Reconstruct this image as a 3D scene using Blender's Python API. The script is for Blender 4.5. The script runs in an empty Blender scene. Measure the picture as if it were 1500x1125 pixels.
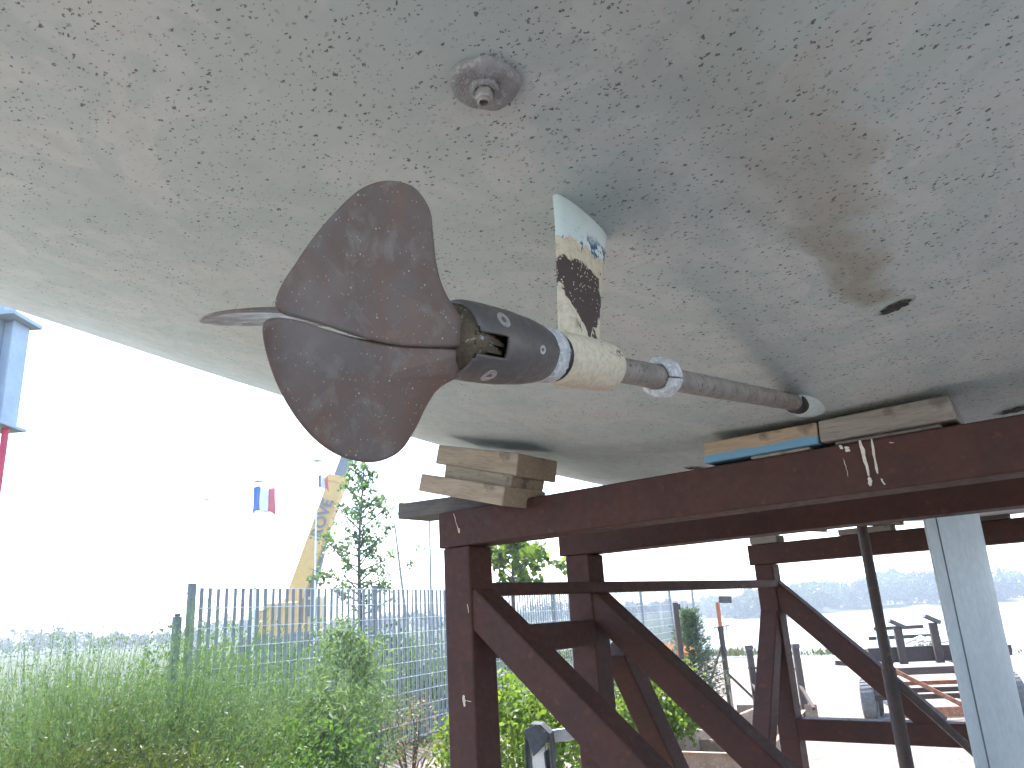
import bpy, bmesh, math, random
import numpy as np
from mathutils import Vector, Matrix, Quaternion
R = math.radians
rng = np.random.default_rng(7)
random.seed(7)
sc = bpy.context.scene
COL = sc.collection

# ------------------------------------------------------------------ camera
F, PITCH, ROLL, H = 1120.0, R(16.8), R(-3.4), 1.55
cam_d = bpy.data.cameras.new('camera'); cam = bpy.data.objects.new('camera', cam_d); COL.objects.link(cam)
cam_m = Matrix.Rotation(math.pi/2+PITCH, 3, 'X') @ Matrix.Rotation(ROLL, 3, 'Z')
cam.location = (0, 0, H); cam.rotation_euler = cam_m.to_euler()
cam_d.sensor_width = 36; cam_d.lens = 36*F/1500; cam_d.clip_start = 0.02; cam_d.clip_end = 6000
sc.camera = cam
# ------------------------------------------------------------------ world, sun, exposure
SUN_AZ, SUN_EL = R(-28), R(60)          # azimuth from +Y towards +X
w = bpy.data.worlds.new('World'); sc.world = w; w.use_nodes = True
nt = w.node_tree; bg = nt.nodes['Background']; sky = nt.nodes.new('ShaderNodeTexSky')
sky.sky_type = 'NISHITA'; sky.sun_disc = False; sky.sun_elevation = SUN_EL; sky.sun_rotation = SUN_AZ
sky.dust_density = 1.0; sky.air_density = 1.0; sky.altitude = 0
nt.links.new(sky.outputs[0], bg.inputs[0]); bg.inputs[1].default_value = 0.15
sd = bpy.data.lights.new('sun', 'SUN'); sun = bpy.data.objects.new('sun', sd); COL.objects.link(sun)
sd.energy = 3.4; sd.angle = R(0.53); sd.color = (1.0, 0.96, 0.89)
sdir = Vector((math.sin(SUN_AZ)*math.cos(SUN_EL), math.cos(SUN_AZ)*math.cos(SUN_EL), math.sin(SUN_EL)))
sun.rotation_euler = (-sdir).to_track_quat('-Z', 'Y').to_euler(); sun.location = (0, 0, 30)
vs = sc.view_settings; vs.view_transform = 'Standard'; vs.look = 'None'; vs.exposure = 2.5; vs.gamma = 1
vs.use_curve_mapping = False
sc.cycles.use_denoising = True; sc.cycles.max_bounces = 4; sc.cycles.diffuse_bounces = 2
sc.cycles.glossy_bounces = 2; sc.cycles.transmission_bounces = 2; sc.cycles.use_adaptive_sampling = True; sc.cycles.adaptive_threshold = .03; sc.cycles.volume_bounces = 0; sc.cycles.sample_clamp_indirect = 8
sc.cycles.caustics_reflective = False; sc.cycles.caustics_refractive = False

# ------------------------------------------------------------------ pixel geometry (directions only)
YAW, CC = R(37.3), 0.398                 # boat heading; camera's offset to starboard of the centreline
AX = Vector((math.sin(YAW), math.cos(YAW), 0)); SX = Vector((math.cos(YAW), -math.sin(YAW), 0))
def ray(x, y): return cam_m @ Vector(((x-750)/F, -(y-562.5)/F, -1.0))
def at(x, y, d): return Vector((0, 0, H)) + ray(x, y)*d
def onz(x, y, z):
    r = ray(x, y); return Vector((0, 0, H)) + r*((z-H)/r.z)
def atdist(x, y, dist):                  # point on the ray at a horizontal distance
    r = ray(x, y); return Vector((0, 0, H)) + r*(dist/math.hypot(r.x, r.y))
def base(x, y, dist):
    p = atdist(x, y, dist); return Vector((p.x, p.y, 0))
def pl(x, y, axis, val):                 # boat frame (c starboard, l forward, z up): hit the plane axis = val
    r = ray(x, y); rl = Vector((r.dot(SX), r.dot(AX), r.z)); o = Vector((CC, 0, H))
    return o + rl*((val-o[axis])/rl[axis])
BOAT_LOC = SX*(-CC)
def wor(c, l, z): return SX*(c-CC) + AX*l + Vector((0, 0, z))

# ------------------------------------------------------------------ helpers
class MB:
    def __init__(s): s.v, s.f = [], []
    def add(s, v, f):
        o = len(s.v); s.v += [tuple(p) for p in v]; s.f += [tuple(i+o for i in q) for q in f]; return s
    def hexa(s, p):   # 8 points: 4 bottom (ccw), 4 top
        return s.add(p, [(3,2,1,0),(4,5,6,7),(0,1,5,4),(1,2,6,5),(2,3,7,6),(3,0,4,7)])
    def box(s, a, b):
        (x0,y0,z0),(x1,y1,z1) = a, b
        return s.hexa([(x0,y0,z0),(x1,y0,z0),(x1,y1,z0),(x0,y1,z0),(x0,y0,z1),(x1,y0,z1),(x1,y1,z1),(x0,y1,z1)])
    def bar(s, p0, p1, w, h, up=(0,0,1)):
        p0, p1, up = Vector(p0), Vector(p1), Vector(up); d = (p1-p0).normalized()
        x = d.cross(up)
        if x.length < 1e-4: x = d.cross(Vector((0,1,0)))
        x.normalize(); z = x.cross(d).normalized(); x = x*(w/2); z = z*(h/2)
        return s.hexa([p0-x-z, p0+x-z, p1+x-z, p1-x-z, p0-x+z, p0+x+z, p1+x+z, p1-x+z])
    def lathe(s, prof, o=(0,0,0), ax=(0,0,1), n=24, cap=True, skip=None, ref=None, sq=None):
        o, ax = Vector(o), Vector(ax).normalized()
        x = Vector(ref) if ref is not None else ax.orthogonal()
        x = (x-ax*x.dot(ax)).normalized(); y = ax.cross(x)
        b = len(s.v)
        for i, (r, h) in enumerate(prof):
            for k in range(n):
                t = 2*math.pi*k/n
                s.v.append(tuple(o+ax*h+(x*math.cos(t)+y*math.sin(t))*r))
        for i in range(len(prof)-1):
            for k in range(n):
                if skip and skip(i, k): continue
                k2 = (k+1) % n
                s.f.append((b+i*n+k, b+i*n+k2, b+(i+1)*n+k2, b+(i+1)*n+k))
        if cap:
            s.f.append(tuple(b+k for k in reversed(range(n)))); s.f.append(tuple(b+(len(prof)-1)*n+k for k in range(n)))
        return s
    def tube(s, pts, rads, n=8):
        pts = [Vector(p) for p in pts]; b = len(s.v)
        x = None
        for i, p in enumerate(pts):
            d = (pts[min(i+1, len(pts)-1)]-pts[max(i-1, 0)]).normalized()
            if x is None: x = d.orthogonal().normalized()
            x = (x-d*x.dot(d)).normalized(); y = d.cross(x)
            r = rads[i] if hasattr(rads, '__len__') else rads
            for k in range(n):
                t = 2*math.pi*k/n; s.v.append(tuple(p+(x*math.cos(t)+y*math.sin(t))*r))
        for i in range(len(pts)-1):
            for k in range(n):
                k2 = (k+1) % n; s.f.append((b+i*n+k, b+i*n+k2, b+(i+1)*n+k2, b+(i+1)*n+k))
        s.f.append(tuple(b+k for k in reversed(range(n)))); s.f.append(tuple(b+(len(pts)-1)*n+k for k in range(n)))
        return s
def obj(name, mb, mat, parent=None, bevel=0, smooth=False, seg=2, sub=0):
    me = bpy.data.meshes.new(name); me.from_pydata(mb.v, [], mb.f); me.update()
    o = bpy.data.objects.new(name, me); COL.objects.link(o)
    bm = bmesh.new(); bm.from_mesh(me); bmesh.ops.recalc_face_normals(bm, faces=bm.faces); bm.to_mesh(me); bm.free()
    me.materials.append(mat)
    if smooth is not False:
        me.polygons.foreach_set('use_smooth', [True]*len(me.polygons))
        if smooth is not True: me.set_sharp_from_angle(angle=R(smooth))
    if bevel:
        m = o.modifiers.new('bevel', 'BEVEL'); m.width = bevel; m.segments = seg; m.limit_method = 'ANGLE'; m.angle_limit = R(40)
        m.harden_normals = False
    if sub:
        m = o.modifiers.new('sub', 'SUBSURF'); m.levels = sub; m.render_levels = sub
    if parent: o.parent = parent
    return o
def tag(o, label, cat=None, group=None, kind=None):
    o['label'] = label
    if cat: o['category'] = cat
    if group: o['group'] = group
    if kind: o['kind'] = kind
    return o
def empty(name, loc=(0,0,0), rz=0):
    o = bpy.data.objects.new(name, None); COL.objects.link(o); o.location = loc; o.rotation_euler = (0,0,rz)
    o.empty_display_size = .1; return o
def move_origin(o, p):     # put a mesh object's origin at p (boat or world frame)
    p = Vector(p); o.data.transform(Matrix.Translation(-p)); o.location = p; return o

# ------------------------------------------------------------------ materials
class NT:
    def __init__(s, name):
        s.m = bpy.data.materials.new(name); s.m.use_nodes = True; s.t = s.m.node_tree
        s.b = s.t.nodes['Principled BSDF']; s.out = s.t.nodes['Material Output']
    def n(s, typ, **kw):
        o = s.t.nodes.new('ShaderNode'+typ)
        for k, v in kw.items():
            if k.startswith('i_'):
                key = k[2:]; key = int(key) if key.isdigit() else key
                if isinstance(v, bpy.types.NodeSocket): s.t.links.new(v, o.inputs[key])
                else: o.inputs[key].default_value = v
            else: setattr(o, k, v)
        return o
    def coord(s, kind='Object', scale=(1,1,1), loc=(0,0,0)):
        t = s.n('TexCoord'); m = s.n('Mapping', i_Vector=t.outputs[kind]); m.inputs['Scale'].default_value = scale; m.inputs['Location'].default_value = loc
        return m.outputs[0]
    def noise(s, vec, scale, detail=3, rough=.55, dist=0):
        return s.n('TexNoise', i_Vector=vec, i_Scale=scale, i_Detail=detail, i_Roughness=rough, i_Distortion=dist).outputs['Fac']
    def math(s, op, a, b=0.0, clamp=False):
        m = s.n('Math', operation=op, use_clamp=clamp)
        for i, v in enumerate((a, b)):
            if isinstance(v, bpy.types.NodeSocket): s.t.links.new(v, m.inputs[i])
            else: m.inputs[i].default_value = v
        return m.outputs[0]
    def ramp(s, fac, lo, hi, a=0., b=1.):
        m = s.n('MapRange', interpolation_type='SMOOTHSTEP', i_0=fac); m.inputs[1].default_value = lo; m.inputs[2].default_value = hi
        m.inputs[3].default_value = a; m.inputs[4].default_value = b; return m.outputs[0]
    def mix(s, fac, a, b, mode='MIX'):
        m = s.n('Mix', data_type='RGBA', blend_type=mode)
        for k, v in ((0, fac), (6, a), (7, b)):
            if isinstance(v, bpy.types.NodeSocket): s.t.links.new(v, m.inputs[k])
            else: m.inputs[k].default_value = v if k == 0 else ((*v, 1) if len(v) == 3 else v)
        return m.outputs[2]
    def set(s, **kw):
        for k, v in kw.items():
            k = {'color':'Base Color','rough':'Roughness','metal':'Metallic','normal':'Normal','spec':'Specular IOR Level'}[k]
            if isinstance(v, bpy.types.NodeSocket): s.t.links.new(v, s.b.inputs[k])
            else: s.b.inputs[k].default_value = (*v, 1) if isinstance(v, tuple) and len(v) == 3 else v
        return s.m
    def bump(s, h, strength=.3, dist=.01):
        return s.n('Bump', i_Height=h, i_Strength=strength, i_Distance=dist).outputs[0]
    def sep(s, vec):
        o = s.n('SeparateXYZ', i_0=vec).outputs; return o[0], o[1], o[2]

def mottled(name, c1, c2, scale=20, rough=.7, metal=0., bump=.2, bdist=.002, c3=None, s3=90, t3=(.62,.7), coord='Object', spec=.4):
    t = NT(name); v = t.coord(coord)
    n1 = t.noise(v, scale, 5, .6); col = t.mix(t.ramp(n1, .35, .65), c1, c2)
    n2 = t.noise(v, scale*7, 4, .6)
    if c3: col = t.mix(t.ramp(t.noise(v, s3, 3, .6), *t3), col, c3)
    col = t.mix(t.math('MULTIPLY', n2, .35), col, tuple(x*.45 for x in c1))
    return t.set(color=col, rough=t.ramp(n2, .2, .8, rough-.12, min(1, rough+.12)), metal=metal, spec=spec, normal=t.bump(n2, bump, bdist))

def wood_mat(name, c1, c2, axis=0, paint=None):
    t = NT(name); sc_ = [14,14,14]; sc_[axis] = 1.2
    v = t.coord('Object', tuple(sc_)); g = t.noise(v, 6, 6, .7, .6); g2 = t.noise(v, 26, 3, .6)
    col = t.mix(t.ramp(g, .3, .7), c1, c2)
    col = t.mix(t.ramp(g2, .5, .8, 0, .55), col, tuple(x*.4 for x in c1))
    blot = t.noise(t.coord('Object'), 14, 4, .6)
    col = t.mix(t.ramp(blot, .56, .7, 0, .7), col, (.075,.06,.05))
    if paint:     # blue paint rubbed along the lower edge
        x, y, z = t.sep(t.coord('Object'))
        e = t.math('ADD', z, t.math('MULTIPLY', t.noise(t.coord('Object'), 30, 3), -.018))
        col = t.mix(t.ramp(e, -.016, -.011, .9, 0), col, paint)
    return t.set(color=col, rough=.82, spec=.25, normal=t.bump(g2, .5, .002))

RUST = mottled('red_oxide_steel', (.066,.026,.020), (.050,.023,.019), 9, .68, 0, .25, .002, (.095,.038,.022), 38, (.6,.74), spec=.22)
RUST2 = mottled('weathered_steel', (.075,.050,.042), (.055,.042,.04), 12, .7, 0, .3, .002, (.13,.07,.045), 40, (.58,.7))
RUSTO = mottled('rusty_orange_steel', (.30,.12,.06), (.17,.07,.04), 16, .75, 0, .3, .002, (.36,.2,.12), 50, (.56,.7))
GROUNDRUST = mottled('pale_rust_steel', (.33,.23,.16), (.24,.15,.10), 9, .75, 0, .3, .002, (.40,.32,.24), 40, (.55,.7))
DRIP = mottled('cream_paint', (.62,.56,.47), (.5,.43,.34), 120, .7)
BRONZE = None
def bronze():
    t = NT('tarnished_bronze'); v = t.coord()
    n1 = t.noise(v, 16, 5, .62, .4); n2 = t.noise(v, 60, 4, .6); n3 = t.noise(v, 480, 2, .6)
    col = t.mix(t.ramp(n1, .38, .64), (.138,.090,.074), (.118,.098,.092))
    col = t.mix(t.ramp(n2, .5, .75, 0, .5), col, (.19,.11,.075))
    col = t.mix(t.ramp(t.noise(v, 9, 3, .6), .5, .7, 0, .5), col, (.20,.185,.18))
    col = t.mix(t.ramp(t.noise(v, 34, 5, .7, .5), .50, .68, 0, .55), col, (.20,.185,.175))
    col = t.mix(t.ramp(t.noise(v, 7, 2, .5), .42, .6, .55, 0), col, (.105,.058,.042))
    vor = t.n('TexVoronoi', i_Vector=v, i_Scale=190.); r, g, b = t.sep(vor.outputs['Color'])
    spot = t.math('MULTIPLY', t.ramp(vor.outputs['Distance'], .06, .2, 1, 0), t.ramp(r, .86, .92, 0, .75))
    vor2 = t.n('TexVoronoi', i_Vector=v, i_Scale=330.); r2, g, b = t.sep(vor2.outputs['Color'])
    spot2 = t.math('MULTIPLY', t.ramp(vor2.outputs['Distance'], .15, .24, 1, 0), t.ramp(r2, .72, .82, 0, .4))
    sp = t.math('MAXIMUM', spot, spot2)
    col = t.mix(sp, col, (.5,.47,.44))
    return t.set(color=col, rough=t.ramp(n2, .25, .75, .42, .68), metal=.1, spec=.4, normal=t.bump(t.math('ADD', n3, t.math('MULTIPLY', sp, 1.5)), .25, .0008))
BRONZE = bronze()
HUBM = mottled('dull_bronze_hub', (.125,.108,.10), (.095,.09,.092), 24, .5, .3, .3, .001, (.30,.29,.28), 300, (.72,.76))
GEAR = mottled('oily_gear_metal', (.105,.08,.052), (.05,.042,.034), 60, .5, .4, .5, .002, (.26,.23,.19), 150, (.62,.68))
DARK = mottled('black_rubber', (.02,.02,.022), (.03,.03,.032), 60, .6)
ZINC = mottled('oxidised_zinc', (.62,.63,.65), (.45,.46,.48), 70, .85, 0, .9, .004, (.75,.76,.78), 160, (.5,.62))
ZINCD = mottled('dull_zinc', (.36,.355,.37), (.26,.26,.27), 55, .7, .1, .8, .004, (.46,.45,.45), 110, (.55,.65))
SHAFTM = mottled('fouled_shaft_steel', (.30,.265,.24), (.20,.18,.165), 45, .6, .25, .5, .0015, (.07,.065,.06), 170, (.62,.66))
NUTM = mottled('nut_steel', (.40,.38,.37), (.30,.28,.27), 80, .5, .4)

def hull_mat():
    t = NT('antifouling_hull'); co = t.coord(); x, y, z = t.sep(co)
    big = t.noise(co, 2.6, 3, .6, 1.2); mid = t.noise(co, 5.5, 3, .5, 1.6); fine = t.noise(co, 40, 3, .6)
    col = t.mix(t.ramp(big, .38, .62), (0.496,0.527,0.522), (0.456,0.508,0.508))
    # sanded-through patches with soft contour edges
    col = t.mix(t.ramp(mid, .50, .545, 0, .42), col, (0.363,0.445,0.439))
    col = t.mix(t.ramp(mid, .40, .455, .26, 0), col, (0.479,0.467,0.445))
    col = t.mix(t.ramp(big, .60, .63, 0, .26), col, (0.342,0.422,0.410))
    col = t.mix(t.ramp(fine, .45, .75, 0, .25), col, (0.376,0.399,0.399))
    # roller bands running fore and aft
    bands = t.noise(t.coord('Object', (7.5, .35, 7.5)), 3.0, 2, .5)
    col = t.mix(t.ramp(bands, .45, .7, 0, .28), col, (0.376,0.427,0.439))
    # brown stain trailing aft of the outlet
    wob = t.math('MULTIPLY', t.math('SUBTRACT', mid, .5), .16)
    lat = t.math('ABSOLUTE', t.math('ADD', t.math('SUBTRACT', x, .222), wob))
    dl = t.math('SUBTRACT', 1.085, y)
    wdt = t.math('ADD', .022, t.math('MULTIPLY', dl, .13))
    s1 = t.ramp(t.math('DIVIDE', lat, wdt), .2, 1.35, 1, 0)
    s2 = t.math('MULTIPLY', t.ramp(dl, 0.0, .02), t.ramp(dl, .04, .6, .85, .22))
    st = t.math('MULTIPLY', s1, s2)
    col = t.mix(t.math('MULTIPLY', st, .8), col, (.235,.205,.152))
    # dark flecks where the paint has chipped
    dens = t.math('ADD', t.noise(co, 5.0, 4, .7), t.math('MULTIPLY', t.ramp(x, -.40, .30), .24))
    dens = t.math('ADD', dens, t.math('MULTIPLY', t.ramp(x, -1.3, -.45), .12))
    nz = t.n('TexNoise', i_Vector=co, i_Scale=360., i_Detail=1.)
    sub = t.n('VectorMath', operation='SUBTRACT', i_0=nz.outputs['Color']); sub.inputs[1].default_value = (.5,.5,.5)
    sca = t.n('VectorMath', operation='SCALE', i_0=sub.outputs[0]); sca.inputs['Scale'].default_value = .0050
    tot = None
    for i, (scl, rad, lo, hi, mx) in enumerate(((150., .27, .40, .84, .60), (225., .29, .31, .76, .85))):
        vec = t.coord('Object', (.66, 1.0, .4), (i*.37, i*.11, 0))
        warp = t.n('VectorMath', operation='ADD', i_0=vec, i_1=sca.outputs[0])
        vor = t.n('TexVoronoi', i_Vector=warp.outputs[0], i_Scale=scl); r, g, b = t.sep(vor.outputs['Color'])
        pres = t.math('LESS_THAN', r, t.ramp(dens, lo, hi, .0, mx))
        size = t.math('MULTIPLY', rad, t.math('ADD', .50, t.math('MULTIPLY', g, .62)))
        sp = t.math('MULTIPLY', pres, t.ramp(t.math('SUBTRACT', size, vor.outputs['Distance']), -.02, .06))
        sp = t.math('MULTIPLY', sp, t.ramp(b, .1, .8, .28, 1))
        tot = sp if tot is None else t.math('MAXIMUM', tot, sp)
    col = t.mix(t.math('MULTIPLY', tot, .88), col, (.080,.082,.076))
    rough = t.ramp(fine, .3, .7, .50, .66)
    h = t.math('SUBTRACT', t.math('MULTIPLY', fine, .35), tot)
    return t.set(color=col, rough=rough, spec=.35, normal=t.bump(h, .22, .0012))
HULL = hull_mat()
FAIR = mottled('pale_fairing', (.60,.66,.65), (.50,.57,.56), 60, .8, 0, .4, .002)
KEELM = mottled('pale_blue_grey_paint', (.43,.465,.475), (.39,.425,.44), 6, .55, 0, .1, .001, (.37,.40,.41), 25, (.6,.75))

def strut_mat():
    t = NT('peeling_strut_paint'); co = t.coord(); x, y, z = t.sep(co)     # object frame = boat frame
    n1 = t.noise(co, 42, 5, .65, .3); n2 = t.noise(co, 150, 4, .65); n3 = t.noise(co, 14, 3, .5)
    cream = t.mix(t.ramp(n2, .35, .7), (.55,.49,.385), (.43,.375,.285))
    zz = t.math('ADD', z, t.math('MULTIPLY', t.math('SUBTRACT', n1, .5), .045))
    zt = t.math('ADD', zz, 0)
    # bare dark metal patch, wide above and narrowing downward
    top = t.ramp(zt, 1.905, 1.909, 1, 0)
    half = t.math('MULTIPLY', t.math('SUBTRACT', z, 1.822), .78)
    yc = t.math('ADD', t.math('SUBTRACT', y, .649), t.math('MULTIPLY', t.math('SUBTRACT', 1.90, z), 0.0))
    yy = t.math('ADD', t.math('ABSOLUTE', yc), t.math('MULTIPLY', t.math('SUBTRACT', n1, .5), .035))
    core = t.ramp(t.math('SUBTRACT', t.math('MINIMUM', half, .0385), yy), -.0005, .0015)
    patch = t.math('MULTIPLY', top, core)
    streak = t.math('MULTIPLY', t.ramp(n1, .585, .60), t.math('MULTIPLY', t.ramp(z, 1.80, 1.81), t.ramp(z, 1.835, 1.85, 1, 0)))
    patch = t.math('MAXIMUM', patch, t.math('MULTIPLY', streak, t.ramp(y, .62, .64)))
    vor = t.n('TexVoronoi', i_Vector=co, i_Scale=260.); r, g, b = t.sep(vor.outputs['Color'])
    spot = t.math('MULTIPLY', t.ramp(vor.outputs['Distance'], .2, .32, 1, 0), t.math('GREATER_THAN', r, .62))
    darkc = t.mix(spot, (.062,.045,.042), (.42,.38,.33))
    col = t.mix(patch, cream, darkc)
    # pale antifouling over the root, blue primer showing at its lower edge
    zr = t.math('ADD', zt, 0)
    root = t.ramp(zr, 1.929, 1.933)
    pale = t.mix(t.ramp(n3, .4, .6), (.56,.63,.66), (.50,.60,.60))
    blue = t.math('MULTIPLY', t.ramp(n1, .54, .57), t.math('MULTIPLY', t.ramp(zr, 1.922, 1.926), t.ramp(zr, 1.944, 1.960, 1, 0)))
    col = t.mix(root, col, pale); col = t.mix(blue, col, (.05,.10,.17))
    return t.set(color=col, rough=.78, spec=.3, normal=t.bump(t.math('SUBTRACT', n2, t.math('MULTIPLY', patch, .8)), .5, .0016))
STRUTM = strut_mat()

def ground_mat():
    t = NT('gravel_yard'); co = t.coord()
    big = t.noise(co, .22, 4, .6); mid = t.noise(co, 2.2, 5, .65); fine = t.noise(co, 26, 4, .7)
    vor = t.n('TexVoronoi', i_Vector=co, i_Scale=22.); r, g, b = t.sep(vor.outputs['Color'])
    col = t.mix(t.ramp(mid, .35, .65), (.175,.145,.122), (.130,.104,.086))
    col = t.mix(t.ramp(big, .42, .6), col, (.20,.175,.153))
    col = t.mix(t.math('MULTIPLY', r, .45), col, (.27,.245,.22))
    col = t.mix(t.ramp(fine, .52, .72, 0, .55), col, (.10,.085,.072))
    # grass and earth towards the fence and beyond it
    x, y, z = t.sep(co)
    side = t.math('ADD', t.math('SUBTRACT', t.math('MULTIPLY', x, .89), t.math('MULTIPLY', y, .456)), t.math('MULTIPLY', t.math('SUBTRACT', mid, .5), 1.6))
    turf = t.mix(t.ramp(fine, .35, .65), (.030,.048,.020), (.060,.068,.032))
    col = t.mix(t.ramp(side, -6.6, -5.6, 1, 0), col, turf)
    h = t.math('ADD', t.math('MULTIPLY', t.math('SUBTRACT', 1, vor.outputs['Distance']), .6), fine)
    return t.set(color=col, rough=.95, spec=.15, normal=t.bump(h, .7, .02))
GROUND = ground_mat()
SOIL = None
def water_mat():
    t = NT('river_water'); v = t.coord('Object', (1, 1, 1))
    n = t.math('ADD', t.noise(v, .7, 3, .6), t.math('MULTIPLY', t.noise(v, 3.0, 2, .5), .4))
    return t.set(color=(.22,.235,.225), rough=.22, spec=.6, normal=t.bump(n, .35, .12))
WATER = water_mat()
GALV = mottled('galvanised_wire', (.55,.57,.58), (.45,.47,.48), 30, .45, .5, .1)
SLAT = mottled('grey_fence_slat', (.19,.205,.22), (.165,.18,.195), 8, .6)
FPOST = mottled('green_grey_fence_post', (.10,.135,.135), (.085,.115,.12), 10, .5)
FPOST2 = mottled('grey_fence_post', (.16,.175,.185), (.13,.145,.155), 10, .5)
WOODA = wood_mat('weathered_timber', (.26,.20,.15), (.36,.285,.21), 0)
WOODB = wood_mat('grey_timber', (.17,.145,.125), (.25,.21,.18), 0)
WOODP = wood_mat('timber_with_blue_paint', (.36,.26,.175), (.27,.19,.125), 0, (.10,.24,.36))
WOODD = wood_mat('dark_timber', (.085,.08,.08), (.13,.115,.105), 0)
ALU = mottled('dull_aluminium', (.52,.53,.54), (.42,.43,.44), 14, .45, .6, .1)
CARPET = mottled('grey_carpet', (.085,.088,.095), (.06,.062,.068), 40, 1.0, 0, .8, .004)
TYRE = mottled('dusty_tyre', (.16,.16,.16), (.11,.11,.11), 20, .9)
RIM = mottled('dusty_rim', (.30,.29,.27), (.22,.2,.18), 30, .7)
CRANEY = mottled('crane_yellow', (.62,.36,.07), (.55,.32,.07), 3, .5, 0, .05)
CRANEG = mottled('crane_grey', (.12,.14,.16), (.09,.105,.12), 5, .5)
GLASS = mottled('dark_cab_glass', (.03,.04,.05), (.05,.06,.07), 2, .1, 0, .0)
WHITE = mottled('white_paint', (.78,.78,.78), (.72,.72,.72), 6, .5, 0, .05)
BLUEF = mottled('blue_cloth', (.03,.12,.42), (.04,.14,.46), 8, .9)
REDF = mottled('red_cloth', (.55,.06,.09), (.6,.08,.11), 8, .9)
WHITEF = mottled('white_cloth', (.8,.8,.8), (.75,.75,.77), 8, .9)
STEELB = mottled('blue_grey_steel', (.33,.40,.48), (.29,.355,.43), 4, .5, 0, .05)
REDP = mottled('red_pole_paint', (.55,.06,.10), (.48,.05,.09), 6, .5)
BLUEP = mottled('blue_pole_paint', (.05,.19,.50), (.04,.16,.44), 6, .5)
ORANGE = mottled('orange_primer', (.50,.17,.07), (.40,.13,.06), 20, .6)
BARK = mottled('bark', (.12,.095,.07), (.08,.065,.05), 30, .9, 0, .5, .01)

def leaf_mat(name, c1, c2, trans=.45, rough=.55):
    t = NT(name)
    a = t.n('Attribute', attribute_name='tint').outputs['Fac']
    col = t.mix(a, c1, c2)
    t.set(color=col, rough=rough, spec=.3)
    tr = t.n('BsdfTranslucent'); tc = t.mix(.5, col, (c2[0]*1.6, c2[1]*1.7, c2[2]*.7)); t.t.links.new(tc, tr.inputs[0])
    ms = t.n('MixShader'); ms.inputs[0].default_value = trans
    t.t.links.new(t.b.outputs[0], ms.inputs[1]); t.t.links.new(tr.outputs[0], ms.inputs[2]); t.t.links.new(ms.outputs[0], t.out.inputs[0])
    return t.m
L_BROOM = leaf_mat('broom_green', (.032,.072,.034), (.135,.20,.085), .35)
L_BROOMD = leaf_mat('yew_green', (.018,.034,.014), (.085,.105,.028), .3)
L_YELLOW = leaf_mat('yellow_green_leaf', (.06,.12,.015), (.14,.20,.03), .5)
L_MID = leaf_mat('mid_green_leaf', (.035,.085,.022), (.085,.15,.035), .45)
L_WILLOW = leaf_mat('pale_willow_leaf', (.07,.12,.05), (.14,.20,.09), .4)
L_POPLAR = leaf_mat('poplar_leaf', (.05,.10,.045), (.11,.18,.07), .45)
L_CONIFER = leaf_mat('conifer_green', (.045,.08,.05), (.11,.155,.085), .25)
L_DRY = leaf_mat('dry_seed_heads', (.20,.12,.07), (.30,.20,.11), .3)
L_FAR = leaf_mat('far_wood_leaf', (.030,.055,.022), (.060,.095,.035), .2)
L_WEED = leaf_mat('shore_weeds', (.07,.085,.035), (.14,.14,.07), .3)
L_FLOWER = leaf_mat('orange_shoots', (.35,.13,.05), (.45,.2,.1), .3)

# foliage: many leaf-sized faces in one mesh, with a random tint per leaf
def leaves(name, P, size, mat, parent=None, aspect=2.0, dirs=None, spread=1.0, tint=None, droop=0.0):
    n = len(P); P = np.asarray(P, float)
    if dirs is None:
        d = rng.normal(size=(n,3)); d[:,2] -= droop
    else: d = np.asarray(dirs, float) + rng.normal(size=(n,3))*spread
    d /= np.linalg.norm(d, axis=1)[:,None]
    q = rng.normal(size=(n,3)); q -= d*(q*d).sum(1)[:,None]; q /= np.linalg.norm(q, axis=1)[:,None]
    L = (np.asarray(size)*rng.uniform(.6, 1.35, n))[:,None]; W = L/aspect
    nrm = np.cross(d, q)
    a = P; b = P + d*L*.45 + q*W*.5 + nrm*W*.12; c = P + d*L; e = P + d*L*.45 - q*W*.5 + nrm*W*.12
    V = np.stack([a,b,c,e], 1).reshape(-1,3)
    me = bpy.data.meshes.new(name); me.vertices.add(4*n); me.vertices.foreach_set('co', V.ravel())
    me.loops.add(4*n); me.loops.foreach_set('vertex_index', np.arange(4*n)); me.polygons.add(n)
    me.polygons.foreach_set('loop_start', np.arange(0,4*n,4)); me.polygons.foreach_set('loop_total', np.full(n,4)); me.update(calc_edges=True)
    at_ = me.attributes.new('tint', 'FLOAT', 'FACE'); tv = rng.uniform(0,1,n) if tint is None else np.clip(tint, 0, 1); at_.data.foreach_set('value', tv.astype(np.float32))
    me.materials.append(mat); o = bpy.data.objects.new(name, me); COL.objects.link(o)
    if parent: o.parent = parent
    return o
def clump_points(n, centre, radii, nclump, cr, shell=.55):
    c = rng.normal(size=(nclump,3)); c /= np.linalg.norm(c,axis=1)[:,None]
    c *= rng.uniform(shell, 1, nclump)[:,None]; c = c*np.array(radii) + np.array(centre)
    idx = rng.integers(0, nclump, n); o = rng.normal(size=(n,3))*cr*np.array([1,1,.75])
    return c[idx]+o, c, idx

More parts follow.
